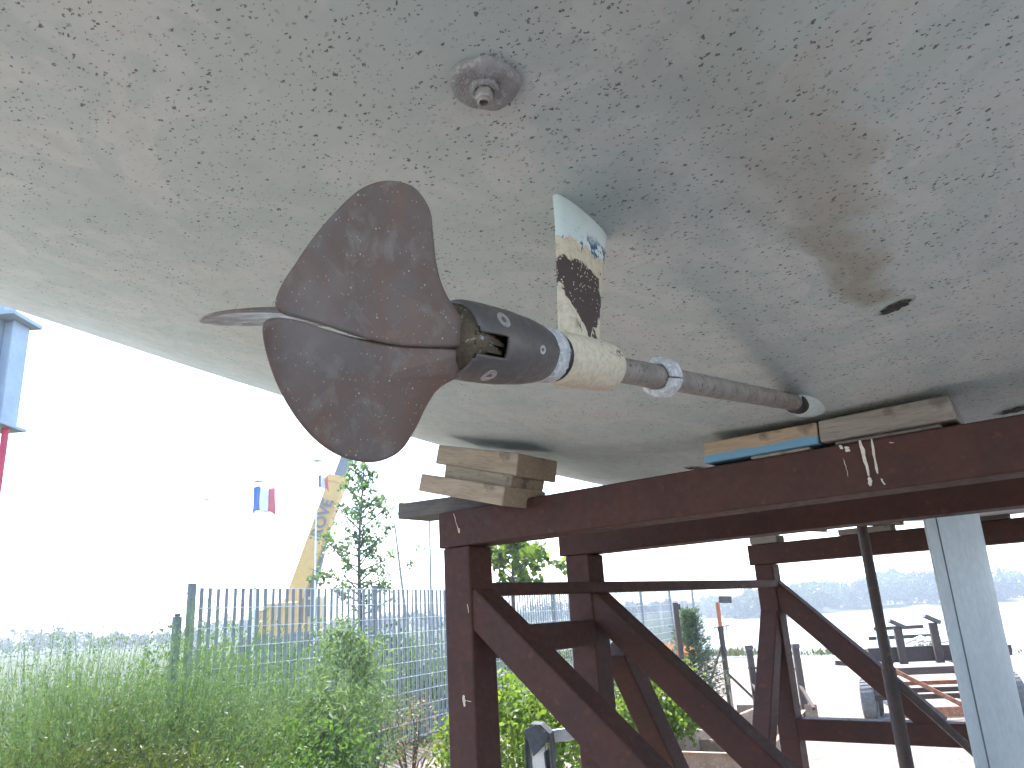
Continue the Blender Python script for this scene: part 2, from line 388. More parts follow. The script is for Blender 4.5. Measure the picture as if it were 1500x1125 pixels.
# ================================================================== SETTING
S1, S2 = onz(1500, 958, 0), onz(1085, 962, 0)
sh_d = (S2-S1).normalized(); sh_n = Vector((-sh_d.y, sh_d.x, 0)); sh_n = sh_n if sh_n.y > 0 else -sh_n
fl_d = Vector((math.sin(R(11)), math.cos(R(11)), 0)); fl_n = Vector((fl_d.y, -fl_d.x, 0))
WATER_Z = -2.5
def far_r(az): return 250 + 14*math.sin(az*9+1) + 8*math.sin(az*23) - 55*math.exp(-((az-R(17))/R(4))**2)
def ground_z(x, y):
    p = Vector((x, y, 0)); r = math.hypot(x, y); az = math.atan2(x, y)
    wob = .5*math.sin(x*.9)+.4*math.sin(x*.37+y*.5+1)
    d = min((p-S1).dot(sh_n)+wob*.5, (p-S2).dot(fl_n)+wob*.5+2.2)
    if d <= 0 or y < 0: z = 0.0
    else:
        t = min(1, d/2.2); z = -4.2*t*t*(3-2*t)
        fd = r-far_r(az)
        if fd > 0: z = max(z, -4.2+min(2.4, fd*.25))
        if fd > 40: z = max(z, -1.8+min(1.8, (fd-40)*.03))
    return z
def build_ground():
    mb = MB(); na = 288; radii = [0.0]; r = .6
    while r < 4500: radii.append(r); r *= 1.032
    mb.v.append((0,0,0))
    for r in radii[1:]:
        for k in range(na):
            t = 2*math.pi*k/na; x, y = r*math.sin(t), r*math.cos(t)
            mb.v.append((x, y, ground_z(x, y)))
    for k in range(na): mb.f.append((0, 1+(k+1) % na, 1+k))
    for i in range(1, len(radii)-1):
        for k in range(na):
            k2 = (k+1) % na; a = 1+(i-1)*na; b = 1+i*na
            mb.f.append((a+k, a+k2, b+k2, b+k))
    o = obj('ground', mb, GROUND, smooth=True); return tag(o, 'pale gravel yard sloping down to the river bank', kind='structure')
build_ground()
wm = MB(); wm.add([(-200,5,WATER_Z),(900,5,WATER_Z),(900,900,WATER_Z),(-200,900,WATER_Z)], [(0,1,2,3)])
tag(obj('water', wm, WATER), 'bright wide river beyond the gravel yard', kind='structure')

# far woodland on the opposite bank (one mass), and low scrub on the near horizon
def woodland(name, az0, az1, n, rfun, hfun, zfun, leaf, per, label, mat=L_FAR):
    P = []; T = []
    for i in range(n):
        az = R(az0+(az1-az0)*(i+random.random())/n); r = rfun(az)+random.uniform(3, 30); x, y = r*math.sin(az), r*math.cos(az)
        hh = hfun(az)*random.uniform(.7, 1.15); rad = hh*random.uniform(.35, .6); z0 = zfun(x, y)
        pts, c, idx = clump_points(per, (x, y, z0+hh*.52), (rad, rad, hh*.46), 16, hh*.085, .5)
        P.append(pts); tt = (rng.uniform(.0, .8, 16)[idx]*.7+rng.uniform(0, .3, per)); T.append(tt)
    P = np.concatenate(P); T = np.concatenate(T)
    o = leaves(name, P, leaf, mat, aspect=1.3, tint=T); return tag(o, label, kind='stuff')
woodland('far_woodland', 6, 46, 150, far_r, lambda az: 6.3+1.6*math.sin(az*14+2.2)+2.2*max(0, math.sin((az-R(20))*6)), lambda x, y: -2.0, .8, 900, 'hazy wood along the opposite bank of the river')
woodland('horizon_scrub', -44, 9, 150, lambda az: 150, lambda az: 3.1+.9*math.sin(az*31), lambda x, y: 0, .5, 220, 'low line of distant trees beyond the fence')
# weeds along the edge of the yard
def shore_weeds():
    n = 9000; P = []
    t = rng.uniform(-14, 14, n); clump = .5+.5*np.sin(t*1.7+1)*np.sin(t*.6)
    keep = rng.uniform(0, 1, n) < .25+.75*clump; t = t[keep]; clump = clump[keep]
    for ti, ci in zip(t, clump):
        p = S1+(S2-S1)*.5+sh_d*ti+sh_n*random.uniform(-.5, .3); P.append((p.x, p.y, random.uniform(0, .02)))
    d = np.tile(np.array([0, 0, 1.0]), (len(P), 1))
    o = leaves('shore_weeds', P, .12+.16*clump, L_WEED, aspect=7, dirs=d, spread=.35)
    return tag(o, 'thin strip of weeds along the edge of the gravel', kind='stuff')
shore_weeds()
def stones():
    mb = MB()
    for i in range(1500):
        p = onz(random.uniform(1000, 1520), random.uniform(985, 1180), 0); r = random.uniform(.006, .03)*random.uniform(.5, 1)
        a = random.random()*6.3; v = []
        for k in range(5): v.append((p.x+r*math.cos(a+k*1.257)*random.uniform(.7,1.2), p.y+r*math.sin(a+k*1.257)*random.uniform(.7,1.2), .001))
        v.append((p.x, p.y, r*random.uniform(.4,.8))); mb.add(v, [(k, (k+1) % 5, 5) for k in range(5)])
    o = obj('gravel_stones', mb, mottled('gravel_stone', (.42,.37,.32), (.26,.22,.19), 9, .9))
    return tag(o, 'loose stones scattered on the gravel yard', kind='stuff')
stones()

# ================================================================== BOAT
boat = empty('sailboat', BOAT_LOC, -YAW)
tag(boat, 'grey hulled sailboat on a steel cradle, seen from below its propeller', 'sailboat')
KL = [-2.6,-1.5,-.5,0,.67,1.0,1.343,1.5,2.1,2.9,3.65,5,6.5,7.5]
KZ = [2.50,2.30,2.14,2.065,1.975,1.928,1.887,1.870,1.832,1.812,1.822,1.92,2.25,2.9]
def zk(l):       # smoothed keel line
    return float(np.mean([np.interp(l+d, KL, KZ) for d in np.linspace(-.12, .12, 9)]))
def halfb(l): return float(np.mean([np.interp(l+d, [-2.6,-1.5,0,2,3.5,5,6.5,7.4], [1.25,1.45,1.6,1.7,1.65,1.35,.75,.05]) for d in np.linspace(-.4,.4,9)]))
def kk(l): return float(np.interp(l, [.4,1.3], [.128,.147]))
def hz(c, l): return zk(l)+kk(l)*c*c*(1.7/halfb(l))
def hull_hit(x, y):
    r = ray(x, y); rl = Vector((r.dot(SX), r.dot(AX), r.z)); o = Vector((CC, 0, H)); t = .2
    while t < 6:
        p = o+rl*t
        if p.z > hz(p.x, p.y): return p
        t += .001
    return None
def hull_n(c, l):
    e = .01; return Vector((-(hz(c+e,l)-hz(c-e,l))/(2*e), -(hz(c,l+e)-hz(c,l-e))/(2*e), 1)).normalized()*-1   # points down, out of the hull
def build_hull():
    mb = MB(); ls = list(np.linspace(-2.6, 7.35, 140)); rows = []
    for l in ls:
        h = halfb(l); cb = h*.93; sec = []
        for c in np.linspace(0, cb, 36): sec.append((c, hz(c, l)))
        slope = 2*kk(l)*cb*1.7/h; z0 = sec[-1][1]; a0 = math.atan(slope); rr = (h*1.07-cb)/(1-math.sin(a0)) if a0 < 1.4 else .05
        for k in range(1, 11):
            a = a0+(math.pi/2-.08-a0)*k/10
            sec.append((cb+rr*(math.sin(a)-math.sin(a0))*1.0, z0+rr*(math.cos(a0)-math.cos(a))))
        top = 3.25+.04*max(0, l-2)**1.4
        for k in range(1, 5): sec.append((sec[45][0]+.02*k, sec[45][1]+(top-sec[45][1])*k/4))
        sec.append((sec[-1][0]*.9, top+.03)); sec.append((0, top+.10))
        rows.append([(-c, l, z) for c, z in reversed(sec[1:])] + [(c, l, z) for c, z in sec[:-1]])
    n = len(rows[0])
    for r_ in rows: mb.v += r_
    for i in range(len(rows)-1):
        for k in range(n): k2 = (k+1) % n; mb.f.append((i*n+k, i*n+k2, (i+1)*n+k2, (i+1)*n+k))
    mb.f.append(tuple(range(n))); mb.f.append(tuple((len(rows)-1)*n+k for k in reversed(range(n))))
    return obj('hull', mb, HULL, boat, smooth=50)
hull = build_hull(); hull['label'] = 'pale grey green underside with dark chipped flecks'

def naca(v): return max(.02, 5*(.2969*math.sqrt(max(0, v))-.126*v-.3516*v*v+.2843*v**3-.1015*v**4))*(0 if v < 1e-6 else 1)
def build_keel():
    mb = MB(); n = 40; rows = []
    for z, cs, th in ((2.0, 1.04, .13), (1.5, 1.0, .12), (1.0, .98, .115), (.5, .95, .11), (.22, .92, .11), (.16, .88, .09)):
        l0, ch = 2.275, .70*cs; row = []
        for k in range(n):
            t = 2*math.pi*k/n; u = .5-.5*math.cos(t)     # 0 trailing .. 1 leading
            half = naca(1-u)*th
            row.append((half*(1 if t < math.pi else -1), l0+ch*u, z))
        rows.append(row)
    for r_ in rows: mb.v += r_
    for i in range(len(rows)-1):
        for k in range(n): k2 = (k+1) % n; mb.f.append((i*n+k, i*n+k2, (i+1)*n+k2, (i+1)*n+k))
    mb.f.append(tuple(range(n))); mb.f.append(tuple((len(rows)-1)*n+k for k in reversed(range(n))))
    o = obj('keel', mb, KEELM, boat, smooth=35); o['label'] = 'pale blue grey fin keel'
    s = MB(); xs = naca(1-.11)*.12+.0006
    s.bar((xs, 2.352, 1.82), (xs, 2.349, .3), .004, .003, (0,1,0))
    obj('keel_seam', s, SLAT, o)
build_keel()

SH0 = Vector((0, .469, 1.775)); SHD = Vector((0, 1, .1202)).normalized()   # shaft line, forward
def shp(l): return SH0+SHD*((l-SH0.y)/SHD.y)
# shaft: slight wear by radius wobble
sm = MB(); sm.lathe([(.0148+.0003*math.sin(i*1.7)+.0002*math.sin(i*.6), i*.02) for i in range(48)], shp(.545), SHD, 24)
shaft = obj('propeller_shaft', sm, SHAFTM, boat, smooth=40); shaft['label'] = 'bare fouled steel shaft running into the hull'
for side in (0, 1):
    mb = MB(); n = 9; prof = [(.0155,-.014),(.021,-.014),(.0252,-.007),(.0252,.007),(.021,.014),(.0155,.014)]
    o_ = shp(.825); y_ = Vector((1,0,0)).cross(SHD).normalized(); x_ = Vector((1,0,0)); rows = []
    for r_, h_ in prof:
        for k in range(n):
            t = (-.03+math.pi*side)+.06+(math.pi-.06)*k/(n-1) - .25; q = 1+.04*math.sin(k*2.3+h_*400)
            mb.v.append(tuple(o_+SHD*h_+(x_*math.cos(t)+y_*math.sin(t))*r_*q))
    for i in range(len(prof)):
        i2 = (i+1) % len(prof)
        for k in range(n-1): mb.f.append((i*n+k, i*n+k+1, i2*n+k+1, i2*n+k))
    mb.f.append(tuple(i*n for i in range(len(prof)))); mb.f.append(tuple(i*n+n-1 for i in reversed(range(len(prof)))))
    o = obj('shaft_anode', mb, ZINC, shaft, bevel=.0015)
mb = MB(); mb.lathe([(.0155,0),(.0185,0),(.0195,.004),(.0195,.03),(.0155,.03)], shp(1.335), SHD, 24, cap=False)
obj('stern_seal', mb, DARK, boat, smooth=40)
# pale fairing where the shaft enters the hull
mb = MB(); nu, nv = 20, 28
for i in range(nu+1):
    u = i/nu
    for k in range(nv):
        t = 2*math.pi*k/nv; rr = .003+u
        lx = math.cos(t)*rr; ly = math.sin(t)*rr
        l = 1.375+lx*(.085 if lx > 0 else .05)*(1+.08*math.sin(3*t)); c = ly*.036*(1+.1*math.sin(2*t+1))
        hgt = .021*max(0, 1-u*u)**1.3*(1.15 if lx < 0 else 1) - .0015*u
        mb.v.append((c, l, hz(c, l)-hgt+.0004))
for i in range(nu):
    for k in range(nv): k2 = (k+1) % nv; mb.f.append((i*nv+k, i*nv+k2, (i+1)*nv+k2, (i+1)*nv+k))
obj('shaft_fairing', mb, FAIR, boat, smooth=True)

# P-bracket: leg + bearing barrel
strut = MB()
rows = []
e_b = [pl(822, 500, 0, 0), pl(874, 505, 0, 0)]; e_m = [pl(818, 420, 0, 0), pl(879, 425, 0, 0)]; e_t = [pl(815, 330, 0, 0), pl(884, 375, 0, 0)]; e_h = [pl(812, 288, 0, 0), pl(888, 343, 0, 0)]
for (a, b), th in ((e_b, .020), (e_m, .015), (e_t, .015), (e_h, .018)):
    row = []; n = 28
    for k in range(n):
        t = 2*math.pi*k/n; u = .5-.5*math.cos(t); p = a.lerp(b, u); hw = th/2*abs(math.sin(t))**.7*(1 if t <= math.pi else -1)
        row.append((hw, p.y, p.z))
    rows.append(row)
rows.insert(0, [(c*1.5, l0, z0-.02) for c, l0, z0 in rows[0]]); rows.append([(c*1.05, l0, hz(0, l0)+.01) for c, l0, z0 in rows[-1]])
for r_ in rows: strut.v += r_
for i in range(len(rows)-1):
    for k in range(28): k2 = (k+1) % 28; strut.f.append((i*28+k, i*28+k2, (i+1)*28+k2, (i+1)*28+k))
st = obj('shaft_strut', strut, STRUTM, boat, smooth=60); st['label'] = 'cream strut with peeling paint and bare dark patch'
mb = MB(); l0, l1 = .592, .698; Lh = (l1-l0)
mb.lathe([(.0168,0),(.0245,0),(.0268,.003),(.0275,.012),(.0278,Lh*.5),(.0272,Lh*.8),(.0262,Lh*.93),(.0225,Lh),(.0168,Lh)], shp(l0), SHD, 36, cap=False)
obj('bearing_barrel', mb, STRUTM, st, smooth=50)
mb = MB(); mb.lathe([(.0150,-.006),(.0232,-.006),(.0242,-.003),(.0242,.004),(.0150,.004)], shp(l0), SHD, 32, cap=False)
obj('rubber_bearing', mb, DARK, st, smooth=40)

# folding propeller: hub with gear slot facing the camera's side, three blades
PH0 = R(-20); HX = Vector((math.cos(PH0), 0, math.sin(PH0)))
hubm = MB(); N = 120; AFT = -SHD
L0 = shp(.570)
prof = [(.016,0),(.0235,0),(.0250,.002),(.0285,.016),(.0312,.034),(.0326,.052),(.0326,.0545),(.0330,.056),(.0338,.066),(.0340,.076),(.0341,.084),(.0341,.092),(.0341,.100),(.0340,.108),(.0338,.116),(.0334,.122),(.0320,.127),(.0300,.129)]
def sk(i, k):
    a = k/N*360; a = a-360 if a > 180 else a
    wd = 16.5 if i < 16 else 26
    return 11 <= i <= 17 and abs(a+3) < wd
hubm.lathe(prof, L0, AFT, N, cap=False, skip=sk, ref=HX)
prop = obj('propeller', hubm, HUBM, boat, smooth=30)
m = prop.modifiers.new('solid', 'SOLIDIFY'); m.thickness = .0035; m.offset = -1
prop['label'] = 'tarnished bronze folding propeller with three broad blades'
mb = MB(); mb.lathe([(.0,.03),(.019,.03),(.019,.113),(.0295,.115),(.0290,.127),(.022,.133),(.0,.134)], L0, AFT, 20, cap=False, ref=HX); obj('hub_core', mb, GEAR, prop, smooth=40)
HY = AFT.cross(HX).normalized()
def hp(ang, r, h): return L0+AFT*h+(HX*math.cos(R(ang))+HY*math.sin(R(ang)))*r
for i in range(6):      # gear teeth of the blade roots showing in the slot
    mb = MB(); a = -15+i*5.5; h = .090+.006*(i % 3)
    mb.bar(hp(a, .024, h), hp(a+3, .0265, h+.026), .0036, .006, HX); obj('gear_tooth', mb, GEAR, prop, bevel=.0006)
mb = MB(); mb.bar(hp(6, .023, .110), hp(14, .0275, .122), .006, .004, HX); mb.bar(hp(2, .024, .108), hp(8, .029, .124), .003, .003, HX); obj('gear_chip', mb, ZINCD, prop, bevel=.0008)
for a, h, r in ((40, .094, .0075), (-50, .098, .0075), (6, .040, .0042), (150, .085, .0075), (128, .04, .0042), (-112, .04, .0042)):
    rr = np.interp(h, [p[1] for p in prof], [p[0] for p in prof]); d = (HX*math.cos(R(a))+HY*math.sin(R(a)))
    mb = MB(); mb.lathe([(r,-.003),(r,.0004),(r*.88,.0008),(r*.42,.0006),(r*.36,-.001),(0.0002,-.001)], L0+AFT*h+d*rr, d, 20, cap=False)
    obj('hub_screw', mb, NUTM, prop, smooth=30)
mb = MB(); N2 = 40
pr = [(.017,0),(.0255,.0),(.0278,.004),(.0272,.012),(.0262,.018),(.0245,.022),(.017,.022)]
mb.lathe(pr, shp(.583), AFT, N2, cap=False, ref=HX)
mb.v = [tuple(Vector(v)+(Vector(v)-shp(.578)).normalized()*random.uniform(-.0009,.0012)) for v in mb.v]
o = obj('hub_anode', mb, ZINC, prop, smooth=40)
mb = MB(); q = shp(.5835)+HX*.0165+HY*.006; mb.lathe([(.0012,.0045),(.003,.0045),(.0045,.0035),(.0045,-.003)], q+HX*.004, (HX*.9+SHD*.35), 16, cap=False); obj('anode_screw', mb, NUTM, prop, smooth=30)

def catmull(pts, per=8):
    out = []; n = len(pts)
    for i in range(n):
        p0, p1, p2, p3 = [np.array(pts[(i+j-1) % n], float) for j in range(4)]
        for k in range(per):
            t = k/per; out.append(.5*((2*p1)+(-p0+p2)*t+(2*p0-5*p1+4*p2-p3)*t*t+(-p0+3*p1-3*p2+p3)*t**3))
    return out
def blade(px, off_dir, d2, flat=False, camber=.010):
    # plane through the hub flank, spanned by aft and d2
    d2v = Vector((math.cos(R(d2)), 0, math.sin(R(d2)))); d2v = (d2v-SHD*d2v.dot(SHD)).normalized()
    o0 = L0+AFT*.115+Vector((math.cos(R(off_dir)), 0, math.sin(R(off_dir))))*.017
    nrm = AFT.cross(d2v).normalized()
    pts = []
    for x, y in catmull(px):
        if flat: pts.append((x, y)); continue
        r = ray(x, y); rl = Vector((r.dot(SX), r.dot(AX), r.z)); o = Vector((CC, 0, H)); t = (o0-o).dot(nrm)/rl.dot(nrm)
        p = o+rl*t-o0; pts.append((p.dot(AFT), p.dot(d2v)))
    cx = sum(p[0] for p in pts)/len(pts); cy = sum(p[1] for p in pts)/len(pts)
    toC = (Vector((CC, 0, H))-o0).dot(nrm); sgn = 1 if toC > 0 else -1
    ext = max(math.hypot(p[0], p[1]) for p in pts)
    mb = MB(); rings = [1, .985, .94, .82, .64, .42, .2]; n = len(pts)
    for side in (1, -1):
        for ri, s in enumerate(rings):
            for (px_, py_) in pts:
                u, v = cx+(px_-cx)*s, cy+(py_-cy)*s
                q = math.hypot(u, v)/ext
                th = (.0011 + (1-s)**.6*.0035 + max(0, .45-q)*.022*(1-s*.75)) if ri else .0004
                bend = camber*((u-cx)**2+(v-cy)**2)/(.09**2) - camber + .10*(u-.02)*(v)*2.0
                mb.v.append(tuple(o0+AFT*u+d2v*v+nrm*sgn*(bend*sgn*0+bend+side*th)))
    m_ = len(rings)*n
    for sidei in (0, 1):
        b = sidei*m_
        for i in range(len(rings)-1):
            for k in range(n):
                k2 = (k+1) % n; q = (b+i*n+k, b+i*n+k2, b+(i+1)*n+k2, b+(i+1)*n+k); mb.f.append(q if sidei == 0 else q[::-1])
        q = tuple(b+(len(rings)-1)*n+k for k in range(n)); mb.f.append(q if sidei == 0 else q[::-1])
    for k in range(n): k2 = (k+1) % n; mb.f.append((k, m_+k, m_+k2, k2))
    return obj('blade', mb, BRONZE, prop, smooth=70)
UP = [(690,492),(672,462),(655,428),(645,390),(639,345),(632,308),(612,278),(588,266),(560,265),(530,278),(497,310),(466,346),(438,384),(417,412),(404,437),(404,452),(418,461),(450,468),(490,478),(540,494),(590,505),(640,509),(680,507)]
LO = [(690,512),(660,510),(620,508),(575,503),(530,496),(480,482),(440,470),(405,465),(385,470),(381,487),(392,527),(412,572),(437,612),(466,645),(497,667),(530,678),(562,677),(592,661),(613,630),(628,598),(643,572),(662,556),(688,540)]
blade(UP, 40, 78); blade(LO, -80, -112)
TH = [(-.012,.0),(.0,.03),(.02,.08),(.05,.14),(.09,.178),(.125,.19),(.155,.175),(.17,.13),(.168,.07),(.14,.025),(.06,.0)]
blade([(u*.9, v*.86) for u, v in TH], 160, 164.6, flat=True)

# hull fittings
def lumpy_disc(name, px, rad, th, mat, parent, seed, par):
    p = hull_hit(*px); nn = hull_n(p.x, p.y); x = nn.orthogonal().normalized(); y = nn.cross(x); mb = MB(); n = 36; r2 = random.Random(seed)
    ph = [r2.random()*6.3 for _ in range(4)]
    prof = [(1.0,-.002),(1.0,th*.55),(.95,th*.9),(.8,th),(.5,th*1.02),(.25,th*1.05)]
    for f, h in prof:
        for k in range(n):
            t = 2*math.pi*k/n; q = 1+.05*math.sin(2*t+ph[0])+.035*math.sin(5*t+ph[1])+.02*math.sin(9*t+ph[2])
            hh = h*(1+.12*math.sin(3*t+ph[3]+f*5))+r2.uniform(-.0007,.0007) if h > 0 else h
            mb.v.append(tuple(p+(x*math.cos(t)+y*math.sin(t))*rad*f*q+nn*hh))
    for i in range(len(prof)-1):
        for k in range(n): k2 = (k+1) % n; mb.f.append((i*n+k, i*n+k2, (i+1)*n+k2, (i+1)*n+k))
    mb.f.append(tuple((len(prof)-1)*n+k for k in range(n)))
    return obj(name, mb, mat, parent, smooth=50), p, nn
an, p, nn = lumpy_disc('hull_anode', (710, 119), .0305, .009, ZINCD, boat, 3, boat)
an['label'] = 'lumpy grey zinc disc bolted to the hull'
an.modifiers.new('sub', 'SUBSURF').render_levels = 1
mb = MB(); mb.lathe([(.0135,.006),(.0128,.012),(.0105,.0135),(.009,.0135)], p, nn, 24, cap=False); obj('washer', mb, ZINCD, an, smooth=40)
mb = MB(); mb.lathe([(.0085,.012),(.0085,.021),(.0068,.0225),(.0055,.0225)], p, nn, 6, cap=False); obj('nut', mb, NUTM, an, bevel=.0008)
mb = MB(); mb.lathe([(.0058,.020),(.0058,.0245),(.0048,.0255),(.0038,.025),(.0035,.021),(0.0001,.021)], p, nn, 20, cap=False); obj('bolt', mb, NUTM, an, smooth=30)
def thru(px, a, b, rz):
    p = hull_hit(*px); nn = hull_n(p.x, p.y); x = Vector((math.cos(R(rz)), math.sin(R(rz)), 0)); x = (x-nn*x.dot(nn)).normalized(); y = nn.cross(x); mb = MB(); n = 32
    rr = random.Random(5)
    for f, h in ((1.6,-.001),(1.35,.0008),(1.12,.0014),(.95,.0010),(.85,.0003)):
        for k in range(n):
            t = 2*math.pi*k/n; q = 1+rr.uniform(-.03,.03); mb.v.append(tuple(p+x*math.cos(t)*a*f*q+y*math.sin(t)*b*f*q+nn*h))
    for i in range(4):
        for k in range(n): k2 = (k+1) % n; mb.f.append((i*n+k, i*n+k2, (i+1)*n+k2, (i+1)*n+k))
    o = obj('through_hull', mb, FAIR2, boat, smooth=True)
    mb = MB(); mb.v = [tuple(p+x*math.cos(2*math.pi*k/n)*a*1.05*(1+.16*math.sin(2.1*k+1))+y*math.sin(2*math.pi*k/n)*b*1.0*(1+.25*math.sin(1.7*k))+nn*(.0022+.0002*math.sin(k))) for k in range(n)]
    mb.f = [tuple(range(n))]; obj('outlet_shade_disc', mb, MOUTH, o)  # flat dark disc, coloured as the shade inside the outlet opening
FAIR2 = mottled('green_white_antifouling', (.35,.41,.40), (.31,.375,.37), 60, .75)
MOUTH = mottled('crusted_outlet_shade', (.03,.032,.03), (.05,.05,.045), 60, .9, 0, .6, .003, (.17,.15,.13), 150, (.55,.66))  # recess shade put into the colour, with paler crust flecks
thru((1311, 448), .021, .0105, -22); thru((1018, 685), .022, .016, 0); thru((1492, 598), .03, .018, 0)

# ================================================================== CRADLE under the boat (boat frame)
cradle = empty('boat_cradle', BOAT_LOC, -YAW)
tag(cradle, 'dark red-brown welded steel cradle with three cross beams carrying the boat', 'cradle')
def beam(name, p0, p1, w, h, mat=RUST, parent=cradle, up=(0,0,1), bevel=.005):
    mb = MB(); mb.bar(p0, p1, w, h, up); return obj(name, mb, mat, parent, bevel=bevel)
def channel(name, c0, c1, l0, z0, z1, depth, mat=RUST, tf=.008):     # I-shaped cross beam lying across the boat
    mb = MB()
    mb.box((c0, l0+.012, z0+tf), (c1, l0+depth-.012, z1-tf)); mb.box((c0-.002, l0, z1-tf), (c1+.002, l0+depth, z1)); mb.box((c0-.002, l0, z0), (c1+.002, l0+depth, z0+tf))
    return obj(name, mb, mat, cradle, bevel=.0015)
LA, LB, LC = 1.45, 2.07, 3.64; BT, BB = 1.813, 1.722
mb = MB(); mb.box((-.972, LA, BB), (1.0, LA+.09, BT)); bA = obj('cross_beam', mb, RUST, cradle, bevel=.004)
mb = MB(); mb.box((-1.03, LB, BB-.001), (1.03, LB+.09, BT)); bB = obj('cross_beam', mb, RUST, cradle, bevel=.004)
mb = MB(); mb.box((-1.02, LC, 1.712), (1.03, LC+.09, 1.806)); bC = obj('cross_beam', mb, RUST, cradle, bevel=.004)
PW = .088
pA, pB, pC = -.915, -.965, -.955
def post(c, l, ztop): 
    o = beam('post', (c, l+.045, ztop), (c, l+.045, .012), PW, PW, up=(0,1,0)); mb = MB(); mb.box((c-.09, l-.045, 0), (c+.09, l+.135, .014)); obj('foot_plate', mb, RUST, o, bevel=.002)
    return o
for c in (pA, -pA): post(c, LA, BB-.001)
for c in (pB, -pB): post(c, LB, BB-.002)
for c in (pC, -pC): post(c, LC, 1.711)
def mirrored(p): return Vector((-p.x, p.y, p.z))
def brace(px0, px1, axis, val, w, h, mirror=True, extend=0.0, up=None, name='brace'):
    a, b = pl(*px0, axis, val), pl(*px1, axis, val)
    b = b+(b-a)*extend
    if b.z < .06: b = a+(b-a)*((a.z-.06)/(a.z-b.z))
    up = up or ((0,1,0) if axis == 1 else (1,0,0))
    beam(name, a, b, w, h, up=up)
    if mirror: beam(name, mirrored(a), mirrored(b), w, h, up=up)
brace((698, 880), (933, 1125), 1, LA+.045, .080, .078, extend=1.0)         # near transverse brace
brace((866, 876), (1126, 1123), 1, LB+.045, .080, .078, extend=1.0)         # second frame
brace((1130, 860), (1376, 1066), 1, LC+.045, .092, .072)                    # third frame
brace((905, 950), (985, 1125), 0, pB+.005, .075, .08, extend=1.0)          # fore-and-aft braces
brace((1131, 895), (1118, 1095), 0, pC-.005, .078, .08, extend=.6)
# rails
zr = pl(760, 863, 0, pA).z
beam('side_rail', (pA, LA+.09, zr), (pA, LC+.0, zr+.004), .04, .034); beam('side_rail', (-pA, LA+.09, zr), (-pA, LC, zr+.004), .04, .034)
zs = pl(812, 932, 0, pA).z
beam('side_rail', (pA, LA+.09, zs), (pA-.03, LB+.0, zs), .05, .075); beam('side_rail', (-pA, LA+.09, zs), (-pA, LB, zs), .05, .075)
za = pl(1240, 1072, 1, LC).z
beam('lower_rail', (pC+.04, LC+.045, za), (-pC-.04, LC+.045, za), .08, .088)
# old paint runs on the beam
def drip(pts, l):
    mb = MB()
    for x0, y0, x1, y1, wd in pts:
        a, b = pl(x0, y0, 1, l), pl(x1, y1, 1, l); n = 7
        for i in range(n+1):
            t = i/n; p = a.lerp(b, t); ww = wd*(.5+.5*random.random())*(.6 if i in (0, n) else 1); j = random.uniform(-.001,.001)
            mb.v += [(p.x-ww+j, l-.0006, p.z), (p.x+j, l-.0022, p.z), (p.x+ww+j, l-.0006, p.z)]
        b0 = len(mb.v)-3*(n+1)
        for i in range(n):
            for k in (0, 1): mb.f.append((b0+i*3+k, b0+i*3+k+1, b0+(i+1)*3+k+1, b0+(i+1)*3+k))
    o = obj('paint_run', mb, DRIP, bA, smooth=True)
drip([(1260, 645, 1273, 698, .0042)], LA); drip([(1276, 643, 1285, 694, .0026)], LA); drip([(1274, 699, 1275, 712, .0035)], LA)
drip([(1231, 652, 1234, 658, .0035)], LA); drip([(1240, 654, 1242, 662, .0045)], LA); drip([(1236, 672, 1243, 698, .0009)], LA)
drip([(1303, 648, 1309, 649, .003)], LA); drip([(1291, 701, 1296, 710, .0022)], LA); drip([(665, 752, 672, 779, .002)], LA); drip([(672, 774, 673, 781, .004)], LA)
drip([(679, 1018, 681, 1035, .005)], LA); drip([(683, 1026, 690, 1028, .006)], LA); drip([(685, 885, 687, 898, .0012)], LA)

# ================================================================== TIMBER (each piece its own thing), boat frame
def timber(corners, l, depth, mat, label, skew=0.0, group=None):
    # front face corners in pixels TL, TR, BR, BL on the plane l; the piece runs forward by depth
    q = [pl(*c, 1, l) for c in corners]
    TL, TR, BR, BL = q; D = Vector((skew, depth, 0))
    cen = (TL+TR+BR+BL)/4+D/2; d = ((TR-TL)+(BR-BL)); ang = math.atan2(d.z, d.x)
    rot = Matrix.Rotation(-ang, 4, 'Y')
    mb = MB(); mb.hexa([BL, BR, BR+D, BL+D, TL, TR, TR+D, TL+D])
    inv = rot.inverted() @ Matrix.Translation(-cen); mb.v = [tuple(inv @ Vector(v)) for v in mb.v]
    o = obj('timber_block', mb, mat, bevel=.0035)
    o.matrix_world = Matrix.Translation(BOAT_LOC) @ Matrix.Rotation(-YAW, 4, 'Z') @ Matrix.Translation(cen) @ rot
    tag(o, label, 'timber block', group); return o
timber([(642,651.5),(760,664),(756,698),(637,679)], 1.400, .16, WOODA, 'weathered timber block at the top of the leaning stack against the hull')
timber([(652,680),(751,695.5),(747,716),(650,700.5)], 1.396, .13, WOODA, 'thin timber wedged second from top in the leaning stack')
timber([(617,693.5),(740,712),(735,741),(612,719)], 1.360, .16, WOODA, 'pale timber block overhanging the beam, third down in the stack')
